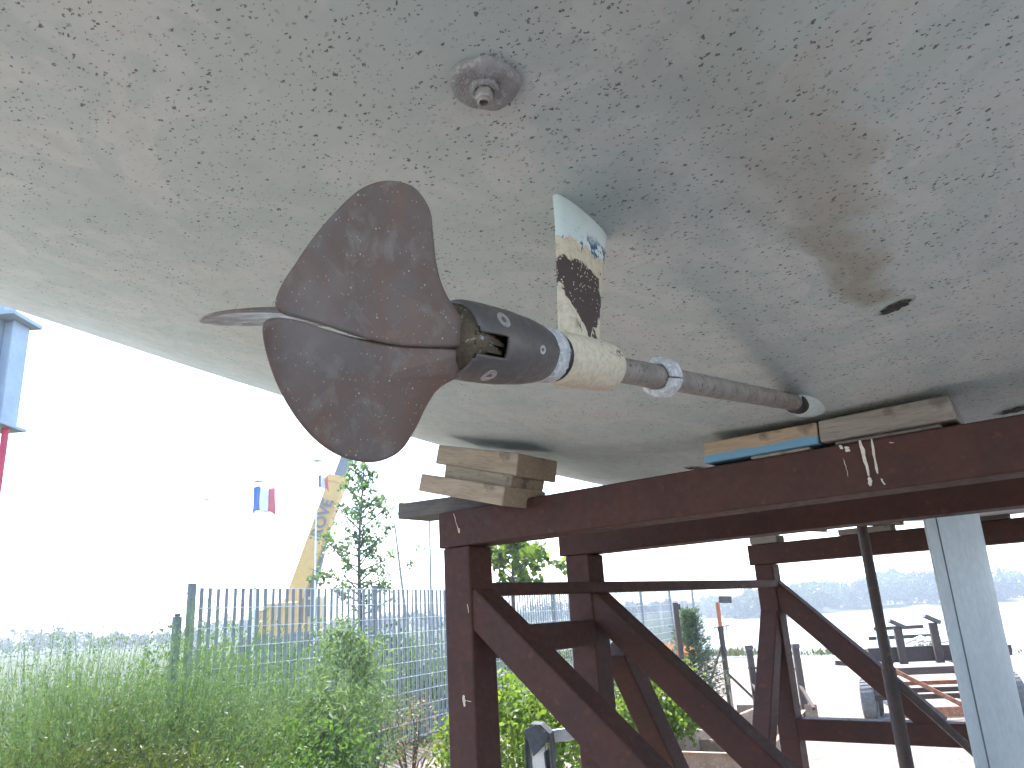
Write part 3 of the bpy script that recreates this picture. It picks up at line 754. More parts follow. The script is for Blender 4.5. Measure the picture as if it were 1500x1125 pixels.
def lbox(c0, c1, l0, l1, z0, z1, mat, label, tilt=0, yawd=0):
    cen = Vector(((c0+c1)/2, (l0+l1)/2, (z0+z1)/2)); a, b, h = (c1-c0)/2, (l1-l0)/2, (z1-z0)/2
    mb = MB(); mb.box((-a,-b,-h), (a,b,h)); o = obj('timber_block', mb, mat, bevel=.003)
    o.matrix_world = Matrix.Translation(BOAT_LOC) @ Matrix.Rotation(-YAW, 4, 'Z') @ Matrix.Translation(cen) @ Matrix.Rotation(R(tilt), 4, 'Y') @ Matrix.Rotation(R(yawd), 4, 'Z')
    return tag(o, label, 'timber block')
p4 = pl(592, 742, 1, 1.50)
lbox(p4.x, p4.x+.34, 1.475, 1.60, BT+.001, BT+.043, WOODD, 'dark grey timber lying on the beam end beneath the stack', tilt=2.0)
timber([(1030,649),(1196,618),(1199,649.5),(1031,679)], LA-.006, .10, WOODP, 'timber block with blue paint along its lower edge, wedged on the beam')
timber([(1197.5,616.5),(1387,578),(1401,613),(1201.5,648)], LA-.010, .10, WOODB, 'long weathered grey timber butted against the blue-painted block')
sA = pl(1140, 668, 1, LA); lbox(sA.x-.055, sA.x+.06, LA+.002, LA+.08, BT+.0005, BT+.007, WOODB, 'thin shim under the blue-painted block')
sA = pl(1300, 640, 1, LA); lbox(sA.x-.09, sA.x+.085, LA+.002, LA+.08, BT+.0005, BT+.007, WOODD, 'thin shim under the long grey timber')
q = pl(870, 712, 1, LB); lbox(q.x-.06, q.x+.14, LB+.0, LB+.09, BT+.001, BT+.032, WOODD, 'dark timber on the left end of the middle beam', tilt=0)
zC = 1.8065
q = pl(1116, 795, 1, LC); lbox(q.x-.055, q.x+.075, LC-.01, LC+.10, zC, zC+.035, WOODB, 'short timber on the far beam above its post')
q = pl(1150, 792, 1, LC); lbox(q.x-.03, q.x+.17, LC+.01, LC+.10, zC+.042, zC+.066, WOODB, 'tilted wedge on the far beam beside the post', tilt=8)
q = pl(1250, 785, 1, LC); lbox(q.x-.06, q.x+.16, LC-.01, LC+.09, zC, zC+.026, WOODB, 'flat timber on the far beam beside the jack pole')
q = pl(1265, 776, 1, LC); lbox(q.x-.05, q.x+.15, LC, LC+.09, zC+.031, zC+.052, WOODA, 'thin slanted wedge on top of the flat timber by the jack pole', tilt=5)
q = pl(1440, 764, 1, LC); lbox(q.x-.085, q.x+.09, LC-.01, LC+.09, zC, zC+.048, WOODD, 'dark timber on the far beam beyond the fin keel', tilt=0)

# ================================================================== STANDS
# slim jack pole beside the keel
jk = empty('jack_stand', wor(0,0,0)); tag(jk, 'slim dark jack pole with one thin brace beside the fin keel', 'jack stand')
lj = 3.05; a = pl(1262, 800, 1, lj); b = pl(1335, 1125, 1, lj); cj = (a.x+b.x)/2
foot = wor(cj, lj, 0); jk.location = foot
def loc_of(e, p): return Vector(p)-Vector(e.location)
mb = MB(); mb.tube([(0,0,.0),(0,0,1.30)], .0235, 14); obj('sleeve', mb, RUST2, jk, smooth=40)
mb = MB(); mb.tube([(0,0,1.2),(0,0,hz(cj,lj)-.03)], .0185, 14); obj('screw_tube', mb, RUST2, jk, smooth=40)
mb = MB(); mb.box((-.07,-.07,hz(cj,lj)-.03), (.07,.07,hz(cj,lj)-.012)); obj('top_pad', mb, WOODD, jk, bevel=.003)
for az, l_ in ((R(92), 1.15),):
    mb = MB(); d = Vector((math.sin(az), math.cos(az), 0)); mb.bar(Vector((0,0,1.27)), d*l_+Vector((0,0,.01)), .025, .025); obj('leg', mb, RUST2, jk, bevel=.003)
mb = MB(); mb.box((-.11,-.11,0), (.11,.11,.012)); obj('foot_plate', mb, RUST2, jk, bevel=.002)
# tripod jack stand on the gravel
def tripod_jack(px, basey, topy, label):
    g = onz(px, basey, 0); e = empty('jack_stand', g); dist = math.hypot(g.x, g.y)
    tag(e, label, 'jack stand')
    zt = atdist(px-14, topy, dist).z
    mb = MB(); mb.tube([(0,0,.02),(0,0,zt*.72)], .042, 14); obj('sleeve', mb, RUST2, e, smooth=40)
    mb = MB(); mb.tube([(0,0,zt*.6),(0,0,zt-.06)], .032, 14); obj('screw_tube', mb, ORANGE, e, smooth=40)
    mb = MB(); mb.box((-.095,-.06,zt-.06), (.095,.06,zt+.04)); obj('top_pad', mb, WOODD, e, bevel=.004).rotation_euler = (R(6),R(4),R(-10))
    mb = MB(); mb.lathe([(.05,zt*.70),(.05,zt*.74),(.033,zt*.74)], (0,0,0), (0,0,1), 14, cap=False); obj('collar', mb, RUST2, e, smooth=30)
    mb = MB(); mb.tube([(-.1,0,zt*.735),(.14,0,zt*.745)], .009, 8); mb.tube([(.09,0,zt*.745),(.095,.01,zt*.64),(-.085,.01,zt*.64),(-.09,0,zt*.735)], .008, 6); obj('crank_handle', mb, RUST2, e, smooth=40)
    for azd, top in ((-110, .60), (75, .33), (190, .35)):
        d = Vector((math.sin(R(azd)), math.cos(R(azd)), 0)); mb = MB(); mb.bar(Vector((0,0,zt*top)), d*.52+Vector((0,0,.015)), .03, .03); obj('leg', mb, RUST2, e, bevel=.003)
    return e
tripod_jack(1071, 1040, 876, 'tripod jack stand with orange tube and flat top pad on the gravel')
# steel post standing in front of the conifer
g = onz(1011, 1077, 0); e = empty('steel_post', g); tag(e, 'thin rusty steel post standing in front of the dark conifer', 'post')
zt = atdist(1001, 882, math.hypot(g.x, g.y)).z
mb = MB(); mb.box((-.032,-.032,0), (.032,.032,zt)); obj('shaft', mb, RUST2, e, bevel=.004)
mb = MB(); mb.box((.033,-.02,zt-.09), (.06,.02,zt-.02)); obj('bracket', mb, RUST2, e, bevel=.003)
mb = MB(); mb.bar((0.03,-.01,zt*.55), (.2,-.16,zt*.33), .025, .025); obj('brace', mb, RUST2, e, bevel=.003)

# empty cradle lying on the gravel
gc = empty('ground_cradle', onz(1110, 1075, 0)); tag(gc, 'low rusty box frame cradle with uprights lying empty on the gravel', 'cradle')
def gl(x, y, z=0): return loc_of(gc, onz(x, y, 0))+Vector((0,0,z))
HB = .17
def chan(name, p, q, th=.05, h=HB, mat=GROUNDRUST, lip=True):
    p, q = Vector(p), Vector(q); d = (q-p).normalized(); n_ = Vector((-d.y, d.x, 0)); mb = MB()
    mb.bar(p+Vector((0,0,h/2)), q+Vector((0,0,h/2)), .012, h)
    if lip:
        mb.bar(p+n_*th/2+Vector((0,0,h+.005)), q+n_*th/2+Vector((0,0,h+.005)), th, .01); mb.bar(p+n_*th/2+Vector((0,0,.006)), q+n_*th/2+Vector((0,0,.006)), th, .01)
    return obj(name, mb, mat, gc, bevel=.002)
A_, B_ = gl(958, 1128), gl(1118, 1134); D_, C_ = gl(1112, 1058), gl(1178, 1062)
chan('side_channel', A_, D_); chan('side_channel', C_, B_); chan('cross_channel', B_+Vector((-.02,.0,0)), A_+Vector((.02,0,0))); chan('cross_channel', gl(1082, 1052)+Vector((0,.02,0)), gl(1200, 1052)+Vector((0,.02,0)), lip=False)
for t in (.32, .68):
    chan('cross_channel', A_.lerp(D_, t)+Vector((.06,0,0)), B_.lerp(C_, t)-Vector((.06,0,0)), h=.11)
chan('side_channel', A_+Vector((-.16,.25,0)), A_.lerp(D_, .6)+Vector((-.10,.2,0)), h=.06, lip=False)
for x, y, yt in ((1112, 1046, 952), (1183, 1052, 950)):
    p = gl(x, y)+Vector((0,.05,0)); zt = atdist(x-16, yt, math.hypot(*(onz(x, y, 0)).xy)).z; mb = MB()
    mb.bar(p, p+Vector((0,0,zt)), .085, .06, (0,1,0)); u = obj('upright', mb, RUST2, gc, bevel=.004)
    mb = MB(); mb.bar(p+Vector((-.02,-.03,zt*.45)), p+Vector((-.05,-.5,.17)), .04, .04); obj('stay', mb, RUST2, u, bevel=.003)
    mb = MB(); mb.box(p+Vector((-.05,-.05,zt)), p+Vector((.05,.05,zt+.06))); obj('pad', mb, WOODD, u, bevel=.004)
pu, pv = gl(1107, 1046)+Vector((0,.05,.62)), gl(1181, 1052)+Vector((0,.05,.62)); mb = MB(); mb.bar(pu, pv, .03, .03); obj('tie_bar', mb, RUST2, gc, bevel=.003)
mb = MB(); p = gl(1123, 1048)+Vector((0,.02,0)); mb.bar(p, p+Vector((0,0,.62)), .07, .05, (0,1,0)); obj('upright', mb, RUST, gc, bevel=.004)

# padded aluminium bow stand behind the near brace
ps = empty('padded_stand', base(790, 1090, 3.6), R(-12)); tag(ps, 'aluminium stand with grey carpet folded over its padded upright', 'stand')
zt = atdist(790, 1062, 3.6).z
mb = MB(); mb.box((-.03,-.03,0), (.03,.03,zt-.03)); up_ = obj('upright', mb, ALU, ps, bevel=.004)
mb = MB(); mb.bar((.0,.03,zt-.055), (.22,.12,zt-.045), .02, .05); obj('arm', mb, ALU, ps, bevel=.002)
mb = MB(); mb.box((.165,.075,0), (.215,.125,zt-.035)); obj('upright', mb, ALU, ps, bevel=.004)
mb = MB(); mb.box((-.03,-.03,.0), (.24,.12,.03)); obj('base', mb, ALU, ps, bevel=.004)
# carpet: folded over the top, hanging down both sides, pointed flap in front
mb = MB()
def sheet(P, th=.006):
    n, m_ = len(P), len(P[0]); b = len(mb.v)
    for r_ in P: mb.v.extend(tuple(q) for q in r_)
    for i in range(n-1):
        for k in range(m_-1): mb.f.append((b+i*m_+k, b+i*m_+k+1, b+(i+1)*m_+k+1, b+(i+1)*m_+k))
zb = zt-.32
sheet([[(-.052-.006*math.sin(i), -.045+.03*k, zt-.02-.07*i) for k in range(4)] for i in range(6)])
sheet([[(-.052, -.045+.03*k, zt-.02), (-.025, -.05+.03*k, zt+.012), (.02, -.05+.03*k, zt+.008), (.058, -.048+.03*k, zt-.03), (.062,-.045+.03*k, zt-.08-.02*(3-k)), (.06,-.04+.03*k, zt-.16-.03*(3-k))] if True else 0 for k in range(4)])
sheet([[(.034+.004*i, -.05+.022*k, zt-.1-.075*i) for k in range(5)] for i in range(6)])
mb.add([(-.054,-.048,zt-.01), (.0,-.056,zt+.012), (.056,-.052,zt-.035), (.03,-.058,zt-.075), (-.018,-.056,zt-.115)], [(0,1,3,4),(1,2,3)])
c_ = obj('carpet', mb, CARPET, up_); s_ = c_.modifiers.new('solid', 'SOLIDIFY'); s_.thickness = .008
b_ = c_.modifiers.new('bev', 'BEVEL'); b_.width = .002

# ================================================================== TRAILER
g0 = onz(1275, 1058, 0); g1 = onz(1497, 1052, 0)
tr = empty('boat_trailer', g0, math.atan2(g1.y-g0.y, g1.x-g0.x)); tag(tr, 'rusty boat trailer with dusty tyres parked on the gravel by the shore', 'trailer')
W = (g1-g0).length
def wheel(x, y, r, wd, toe=0):
    mb = MB(); mb.lathe([(r*.62,-wd*.45),(r*.9,-wd*.5),(r*.98,-wd*.42),(r,-wd*.25),(r,wd*.25),(r*.98,wd*.42),(r*.9,wd*.5),(r*.62,wd*.45)], (0,0,0), (1,0,0), 30, cap=False)
    t = obj('wheel', mb, TYRE, tr, smooth=40); t.location = (x, y, r); t.rotation_euler = (0, 0, R(toe))
    mb = MB(); mb.lathe([(r*.64,-wd*.40),(r*.55,-wd*.30),(r*.3,-wd*.28),(r*.28,-wd*.42),(.0005,-wd*.42)], (0,0,0), (1,0,0), 20, cap=False); mb.lathe([(r*.64,wd*.40),(r*.55,wd*.30),(.0005,wd*.28)], (0,0,0), (1,0,0), 20, cap=False)
    obj('rim', mb, RIM, t, smooth=30)
    mb = MB(); k = 28
    for i in range(k):
        a = 2*math.pi*i/k; mb.bar(Vector((-wd*.42, math.sin(a)*r, math.cos(a)*r)), Vector((wd*.42, math.sin(a+.06)*r, math.cos(a+.06)*r)), .02, .012, (0, math.sin(a), math.cos(a)))
    obj('tread', mb, TYRE, t)
wheel(.05, .1, .25, .17, -14); wheel(.20, .62, .27, .18, -6); wheel(W-.02, .1, .26, .18, 4); wheel(W-.1, .66, .27, .18, 4)
def tb(name, p, q, w_, h_, mat=RUST2): 
    mb = MB(); mb.bar(p, q, w_, h_); return obj(name, mb, mat, tr, bevel=.004)
tb('axle', (.1,.1,.27), (W-.05,.1,.27), .06, .06); tb('axle', (.15,.64,.29), (W-.1,.64,.29), .06, .06)
tb('cross_member', (.30,-.18,.60), (W-.28,-.18,.60), .06, .085); tb('cross_member', (.32,.45,.56), (W-.3,.45,.56), .06, .06)
tb('cross_member', (.30,1.0,.72), (W-.28,1.0,.72), .07, .20); tb('cross_member', (.45,1.6,.92), (W-.4,1.6,.92), .05, .05); tb('cross_member', (.55,1.62,1.05), (W-.5,1.62,1.05), .05, .05)
tb('side_rail', (.30,-.2,.60), (.34,2.4,.66), .06, .12); tb('side_rail', (W-.28,-.2,.60), (W-.32,2.4,.66), .06, .12)
tb('front_bar', (.22,-.5,.16), (W-.15,-.5,.16), .05, .11, RUSTO)
tb('front_leg', (.24,-.5,.0), (.22,-.3,.62), .06, .05, RUSTO); tb('front_leg', (W-.16,-.5,.0), (W-.38,-.3,.95), .09, .06, RUSTO); tb('front_leg', (W-.55,-.45,.12), (W-.40,-.28,.95), .05, .05, RUSTO)
tb('diagonal', (.34,-.3,.62), (1.05,-.5,.18), .05, .05, RUSTO); tb('diagonal', (1.05,-.5,.2), (1.05,-.2,.60), .04, .04, RUSTO)
tb('lower_bar', (.45,.0,.44), (W-.4,.0,.44), .05, .05, RUSTO)
tb('arm', (W-.45,-.25,.84), (W-.02,-.2,.80), .1, .12)
for x, y, zz in ((.72,.9,1.08), (1.18,.9,1.12), (W-.42,-.25,1.06)):
    tb('bunk_post', (x,y,.60), (x,y,zz), .10, .08)
    mb = MB(); mb.bar((x-.09,y,zz+.10), (x+.09,y,zz-.0), .16, .05); obj('bunk_pad', mb, (WOODD if x < 1.5 else DRIP), tr, bevel=.004)
tb('coupling', (-.22,.55,.68), (.3,.6,.62), .07, .06)
mb = MB(); mb.box((.5,1.02,.6), (.62,1.3,.98)); obj('winch_box', mb, STEELB, tr, bevel=.01)
mb = MB()
for i in range(7): mb.tube([(.85+.1*i+random.uniform(-.1,.1), 1.25, .84+random.uniform(0,.05)) , (1.0+.1*i, 1.35, .90+random.uniform(-.03,.03)), (1.15+.08*i, 1.3, .85)], .018, 6)
obj('rope', mb, WHITEF, tr, smooth=True)

# ================================================================== FENCES
f0 = Vector((-3.23, 7.67, 0)); FZ = 1.99; FS = 3.0; NP = 8
def fence_dir():
    t = Vector((5.4, 26.2, 0))-f0; return t.normalized()
FD = fence_dir(); FN = Vector((FD.y, -FD.x, 0))           # FN towards the yard
fence = empty('slatted_fence', f0, math.atan2(FD.y, FD.x)); tag(fence, 'tall mesh fence filled with dark vertical slats between square posts', 'fence')
fp_me = None; slat_me = None
for k in range(NP):
    x = k*FS; mb = MB()
    if fp_me is None:
        mb.box((-.03,-.02,0), (.03,.04,FZ+.02)); mb.box((-.034,-.024,FZ+.021), (.034,.044,FZ+.035)); o = obj('post', mb, FPOST2, fence, bevel=.004); fp_me = o
    else: o = fp_me.copy(); COL.objects.link(o); o.parent = fence
    o.location = (x, 0, 0)
    if k == NP-1: break
    ns = 26
    for i in range(ns):
        if slat_me is None:
            m2 = MB(); m2.box((-.0225,.0,.04), (.0225,.006,FZ-.012)); s = obj('slat', m2, SLAT, fence); slat_me = s
        else: s = slat_me.copy(); COL.objects.link(s); s.parent = fence
        s.location = (x+.06+(i+.5)*(FS-.12)/ns, random.uniform(-.002,.002), random.uniform(-.006,.006)); s.rotation_euler = (0, R(random.uniform(-.25,.25)), R(random.uniform(-9,9)))
    mb = MB()
    for j in range(11):
        z = .06+j*(FZ-.07)/10; mb.bar((x+.03,-.014,z), (x+FS-.03,-.014,z), .006, .008)
        mb.bar((x+.03,.020,z), (x+FS-.03,.020,z), .006, .008)
    for i in range(ns+1):
        xx = x+.06+i*(FS-.12)/ns; mb.bar((xx,-.008,.04), (xx,-.008,FZ+.005), .005, .005)
    o = obj('wire_mesh', mb, GALV, fence); o['kind'] = 'stuff'
# lower open mesh fence running off to the left of the end post
lf_dir = (onz(-60, 1010, 0)-f0); lf1 = atdist(-160, 940, 7.6); lf1.z = 0; LD = (lf1-f0); LL = LD.length
low = empty('wire_fence', f0+Vector((-.09,-.10,0)), math.atan2(LD.y, LD.x)); tag(low, 'lower open wire mesh fence half buried in the broom bushes', 'fence')
mb = MB(); mb.box((-.035,-.03,0), (.035,.03,1.72)); o = obj('post', mb, FPOST, low, bevel=.004); mb = MB(); mb.box((-.026,-.022,1.721), (.026,.022,1.75)); obj('post_cap', mb, FPOST, o, bevel=.01)
mb = MB(); mb.box((2.46,-.035,0), (2.54,.035,1.72)); obj('post', mb, FPOST, low, bevel=.004)
mb = MB()
for j in range(9): mb.bar((0,-.03,.06+j*.2), (LL,-.03,.06+j*.2), .007, .007)
for i in range(int(LL/.1)): mb.bar((.1*i+.05,-.035,.04), (.1*i+.05,-.035,1.70), .0055, .0055)
obj('wire_mesh', mb, GALV, low)['kind'] = 'stuff'

# ================================================================== PLANTS
def broom(px, dist, hgt, rad, n, label, mat=L_BROOM, lean=(0,0), per=13, ls=.026, shape=1.0, plume=.13):
    """upright wiry shrub: many fine whip stems, each set with tiny leaves"""
    g = base(px, 1000, dist); e = empty('broom_bush', g); tag(e, label, 'shrub')
    sv = MB(); P, D, T = [], [], []
    K = 10; clumps = []
    for k in range(K):
        a = random.random()*6.283; q = rad*math.sqrt(random.random())*.85
        clumps.append((Vector((math.cos(a)*q, math.sin(a)*q, 0)), random.uniform(.62, 1.0), random.random(), Vector((random.gauss(.06,.12), random.gauss(0,.12), 0))))
    for i in range(n):
        cc, ch, ct, cl_ = random.choice(clumps)
        a = random.random()*6.283; rr = rad*.42*math.sqrt(random.random()); b0 = cc*.8+Vector((math.cos(a)*rr*.35, math.sin(a)*rr*.35, random.uniform(0, .25)))
        hh = hgt*ch*random.uniform(.5, 1.0)*(1-.9*(rr/rad)**2)
        out = Vector((math.cos(a), math.sin(a), 0))*(rr*random.uniform(.6, 1.3))+cl_+Vector((lean[0], lean[1], 0))*random.uniform(.3, 1)+Vector((random.gauss(0,.08), random.gauss(0,.08), 0))
        pts = []
        for k in range(5):
            t = k/4; pts.append(b0+out*(t**1.4)*shape+Vector((0,0,hh*t-.10*hgt*shape*(out.length)*t*t)))
        w_ = .0032
        side = Vector((random.gauss(0,1), random.gauss(0,1), 0)).normalized()
        o = len(sv.v)
        for k, q in enumerate(pts): ww = w_*(1-.7*k/4); sv.v += [tuple(q-side*ww), tuple(q+side*ww)]
        for k in range(4): sv.f.append((o+2*k, o+2*k+1, o+2*k+3, o+2*k+2))
        tint = ct*.75+random.random()*.25
        # side twigs make each whip a feathery plume
        for q_ in range(9):
            t = random.uniform(.22, 1.0)*4; k = min(3, int(t)); q = pts[k].lerp(pts[k+1], t-k); d = (pts[k+1]-pts[k]).normalized()
            tw = (d*1.3+Vector((random.gauss(0,.7), random.gauss(0,.7), random.gauss(0,.5)))).normalized(); tl = plume*random.uniform(.5, 1.2)*(1.15-.2*t/4*1.0)
            for j in range(max(2, per//6)):
                P.append(q+tw*tl*random.random()); D.append(tw); T.append(min(1, max(0, tint*.75+random.random()*.25)))
    obj('stems', sv, mat, e)
    leaves('foliage', np.array([tuple(p) for p in P]), ls, mat, e, aspect=3.2, dirs=np.array([tuple(d) for d in D]), spread=.45, tint=np.array(T))
    return e
def shrub(name, px, dist, hgt, rad, n, ls, mat, label, cat='shrub', aspect=1.8, nclump=60, z0=0.0, droop=.2, stemmat=BARK, nstem=14, cr=.11, y=1000, shell=.5, off=(0,0,0)):
    g = base(px, y, dist)+Vector(off); e = empty(name, g); tag(e, label, cat)
    pts, cl, idx = clump_points(n, (0, 0, z0+(hgt-z0)*.52), (rad, rad, (hgt-z0)*.46), nclump, rad*cr*2, shell)
    pts[:,2] = np.maximum(pts[:,2], .02)
    tint = rng.uniform(0, 1, nclump)[idx]*.55+rng.uniform(0, .45, n)
    leaves('foliage', pts, ls, mat, e, aspect=aspect, droop=droop, tint=tint)
    sv = MB()
    for i in range(min(nstem, nclump)):
        q = Vector(cl[i]); b0 = Vector((q.x*.12, q.y*.12, 0)); m_ = b0.lerp(q, .5)+Vector((random.gauss(0,.05), random.gauss(0,.05), .06))
        sv.tube([b0, m_, q], [.012, .008, .003], 5)
    obj('stems', sv, stemmat, e)
    return e
# the big broom thicket at the left, in front of the low fence
broom(30, 6.9, 1.98, .85, 620, 'broom bush beside the striped pole, wire fence showing through it', per=30, ls=.021)
broom(140, 6.6, 1.98, .85, 700, 'tall feathery broom bush in the middle of the wire fence', per=30, ls=.021)
broom(222, 6.3, 1.86, .65, 560, 'feathery broom bush against the low fence post', lean=(.25, 0), per=30, ls=.021)
broom(325, 6.6, 1.70, .7, 620, 'broom bush leaning over the first slatted panel', lean=(.45, 0), per=30, ls=.021)
broom(415, 7.0, 1.55, .62, 520, 'broom bush ending halfway along the slatted panel', lean=(.4, 0), per=30, ls=.021)
for i, (px, d, h_, r_, lab) in enumerate(((20, 5.2, 1.18, .6, 'yellow-tipped dark evergreen below the open wire mesh'), (130, 5.0, 1.18, .65, 'yellow-tipped dark evergreen in the shade of the tall broom'), (235, 5.0, 1.12, .6, 'yellow-tipped dark evergreen under the leaning broom'))):
    broom(px, d, h_, r_, 330, lab, L_BROOMD, lean=(.35, -.1), per=36, ls=.030, shape=1.25, plume=.16)
broom(330, 5.2, .98, .55, 420, 'low bright green broom at the foot of the thicket', L_MID, lean=(.3, 0), per=30, ls=.022, shape=1.3)
shrub('leafy_shrub', 455, 6.2, .95, .55, 5200, .040, L_MID, 'low mid green shrub at the foot of the slatted fence', nclump=70, aspect=2.2)
shrub('willow_shrub', 497, 7.5, 1.72, .33, 1500, .10, L_WILLOW, 'slender shrub with long pale willow leaves against the slats', aspect=5.0, nclump=34, z0=.35, droop=.5)
shrub('willow_shrub', 470, 6.6, 1.15, .35, 1100, .085, L_WILLOW, 'low pale willow leaved shrub among the broom', aspect=4.5, nclump=26, z0=.3, droop=.6)
shrub('leafy_shrub', 545, 8.1, 1.35, .35, 2600, .032, L_BROOM, 'small leaved shrub growing through the slats beside the second post', nclump=40)
shrub('dry_weed', 600, 8.4, .85, .4, 900, .03, L_DRY, 'brown dried weeds at the foot of the slats', 'weed', nclump=22)
broom(85, 6.0, 1.70, .7, 520, 'dense broom bush between the tall broom and the striped pole', per=30, ls=.021)
broom(275, 5.8, 1.50, .6, 480, 'rounded broom bush in front of the tall fence end post', per=30, ls=.021, lean=(.2, 0))
# beyond the fence
for px, d, h_, lab in ((335, 11.5, 1.42, 'green bush behind the first slatted panel'), (450, 12.0, 1.38, 'green bush behind the crane end of the first panel'), (560, 13.0, 1.45, 'green bush behind the second fence post'), (640, 14.0, 1.36, 'green bush behind the slats by the cradle post'), (760, 17.0, 1.3, 'green bush behind the third fence post')):
    shrub('hedge_bush', px, d, h_, 1.1, 3600, .075, L_MID, lab, nclump=70, y=930)
# shrubs seen through the cradle
shrub('leafy_shrub', 752, 6.6, 1.20, .48, 4600, .055, L_YELLOW, 'sunlit yellow-green shrub behind the carpeted stand', nclump=70, aspect=1.7)
shrub('leafy_shrub', 700, 7.2, .85, .4, 2200, .05, L_YELLOW, 'yellow-green shrub against the slats left of the near post', nclump=40)
shrub('leafy_shrub', 842, 8.6, 1.28, .42, 3600, .032, L_BROOMD, 'fine leaved dark shrub between the two near posts', nclump=50, aspect=4)
shrub('leafy_shrub', 955, 9.3, 1.02, .46, 4200, .06, L_YELLOW, 'bright leafy shrub seen between the sloping braces', nclump=70, aspect=1.5, y=980)
shrub('leafy_shrub', 915, 10.5, 1.28, .5, 3200, .05, L_MID, 'mid green shrub behind the slats between the braces', nclump=50, y=950)
shrub('flowering_weed', 985, 11.0, 1.15, .22, 340, .045, L_FLOWER, 'orange shoots beside the dark conifer', 'weed', nclump=10, y=950, z0=.6)
def conifer(px, basey, topy, rad, n, label):
    g = onz(px, basey, 0); e = empty('conifer', g); tag(e, label, 'tree'); dist = math.hypot(g.x, g.y); h_ = atdist(px, topy, dist).z
    P, D = [], []; bm_ = MB()
    for i in range(n):
        t = (i+.5)/n; z = .08+(h_-.1)*t; a = i*2.4; L = rad*(1-.75*t**1.6)*random.uniform(.75, 1.1)*(.75+.25*min(1, t*5))
        d = Vector((math.cos(a), math.sin(a), .25+.5*t)).normalized(); p0 = Vector((0,0,z-.08)); p1 = p0+d*L
        bm_.tube([p0, p1], [.006, .002], 4)
        for j in range(60):
            u = random.uniform(.2, 1); P.append(tuple(p0.lerp(p1, u)+Vector((random.gauss(0,.02), random.gauss(0,.02), random.gauss(0,.016))))); D.append(tuple(d+Vector((random.gauss(0,.5), random.gauss(0,.5), .1))))
    bm_.tube([(0,0,0), (0,0,h_)], [.03, .006], 7); obj('trunk', bm_, BARK, e)
    leaves('crown', P, .045, L_CONIFER, e, aspect=4.0, dirs=D, spread=.3)
conifer(1026, 1050, 888, .52, 230, 'feathery dark conifer at the end of the slatted fence')
# young poplar and maple beyond the fence
def tree(name, px, dist, topy, crown0y, rad, n, ls, mat, label, aspect=1.15, lean=0, trunk_r=.05, nb=26, side=0):
    g = base(px, 930, dist); e = empty(name, g); tag(e, label, 'tree'); ht = atdist(px, topy, dist).z; z0 = atdist(px, crown0y, dist).z
    tm = MB(); tp = [Vector((lean*(t**1.3)+.03*math.sin(t*7), .03*math.cos(t*5), ht*t)) for t in np.linspace(0, 1, 9)]
    tm.tube(tp, [trunk_r*(1-.9*t)+.004 for t in np.linspace(0, 1, 9)], 8)
    P, T = [], []
    for i in range(nb):
        t = (i+.5)/nb; z = z0+(ht*.97-z0)*t; k = z/ht; q = Vector((lean*(k**1.3), 0, z)); a = i*2.4+random.random()
        L = rad*(1-.8*t**1.5)*random.uniform(.6, 1.1)*(.7+.3*min(1, t*5)); d = Vector((math.cos(a)+side*.4, math.sin(a), random.uniform(.35, .9))).normalized(); p1 = q+d*L
        tm.tube([q, q.lerp(p1, .5)+Vector((0,0,-.03*L)), p1], [trunk_r*.3, trunk_r*.2, .004], 5)
        m_ = int(n/nb*(.4+.9*L/rad)); tw = []
        for s in range(max(4, int(L*5))):
            u = random.uniform(.2, 1); w0 = q.lerp(p1, u); w1 = w0+Vector((random.gauss(0,1), random.gauss(0,1), random.gauss(.2,.7))).normalized()*L*.32*random.uniform(.5,1); tw.append((w0, w1)); tm.tube([w0, w1], [trunk_r*.09, .002], 4)
        for j in range(m_):
            w0, w1 = random.choice(tw); c = w0.lerp(w1, random.uniform(.2, 1.05)); P.append(tuple(c+Vector((random.gauss(0,.035), random.gauss(0,.035), random.gauss(0,.035))))); T.append(random.random())
    obj('trunk', tm, BARK, e, smooth=40)
    leaves('crown', P, ls, mat, e, aspect=aspect, droop=.8, tint=np.array(T))
tree('poplar_tree', 524, 13.5, 672, 905, 1.15, 3000, .062, L_POPLAR, 'slender young poplar with sparse leaves rising above the fence', lean=.10, nb=46)
tree('maple_tree', 752, 13.5, 775, 872, 1.0, 1500, .11, L_YELLOW, 'leafy young maple showing between the two near cradle posts', lean=.1, nb=20, trunk_r=.05, side=.5)

# ================================================================== CRANE, FLAGS, MASTS beyond the fence
CD = 45.0
cr = empty('mobile_crane', base(425, 925, CD), 0); tag(cr, 'yellow mobile crane with raised telescopic boom behind the fence', 'crane')
def cp(x, y, dy=0): 
    p = atdist(x, y, CD); v = p-Vector(cr.location); v.y += dy; return v
def cbar(name, a, b, w_, h_, mat, parent=cr): 
    mb = MB(); mb.bar(cp(*a), cp(*b), w_, h_, (0,1,0)); return obj(name, mb, mat, parent, bevel=.03)
boom = cbar('boom', (428, 893), (496, 703), .95, .85, CRANEY); boom['label'] = 'yellow main boom section with dark lettering'
cbar('inner_boom', (493, 712), (545, 575), .62, .6, CRANEG)
cbar('boom_collar', (494, 709), (497, 699), 1.12, 1.0, CRANEY)
cbar('lift_ram', (452, 888), (474, 800), .34, .34, CRANEG)
mb = MB(); a = cp(372, 921); b = cp(468, 903); mb.box((a.x, -1.3, .95), (b.x, 1.3, 1.75)); obj('carrier', mb, CRANEY, cr, bevel=.05)
mb = MB(); a = cp(395, 905); b = cp(450, 888); mb.box((a.x, -1.1, 1.76), (b.x, 1.1, 2.9)); obj('turret', mb, CRANEY, cr, bevel=.08)
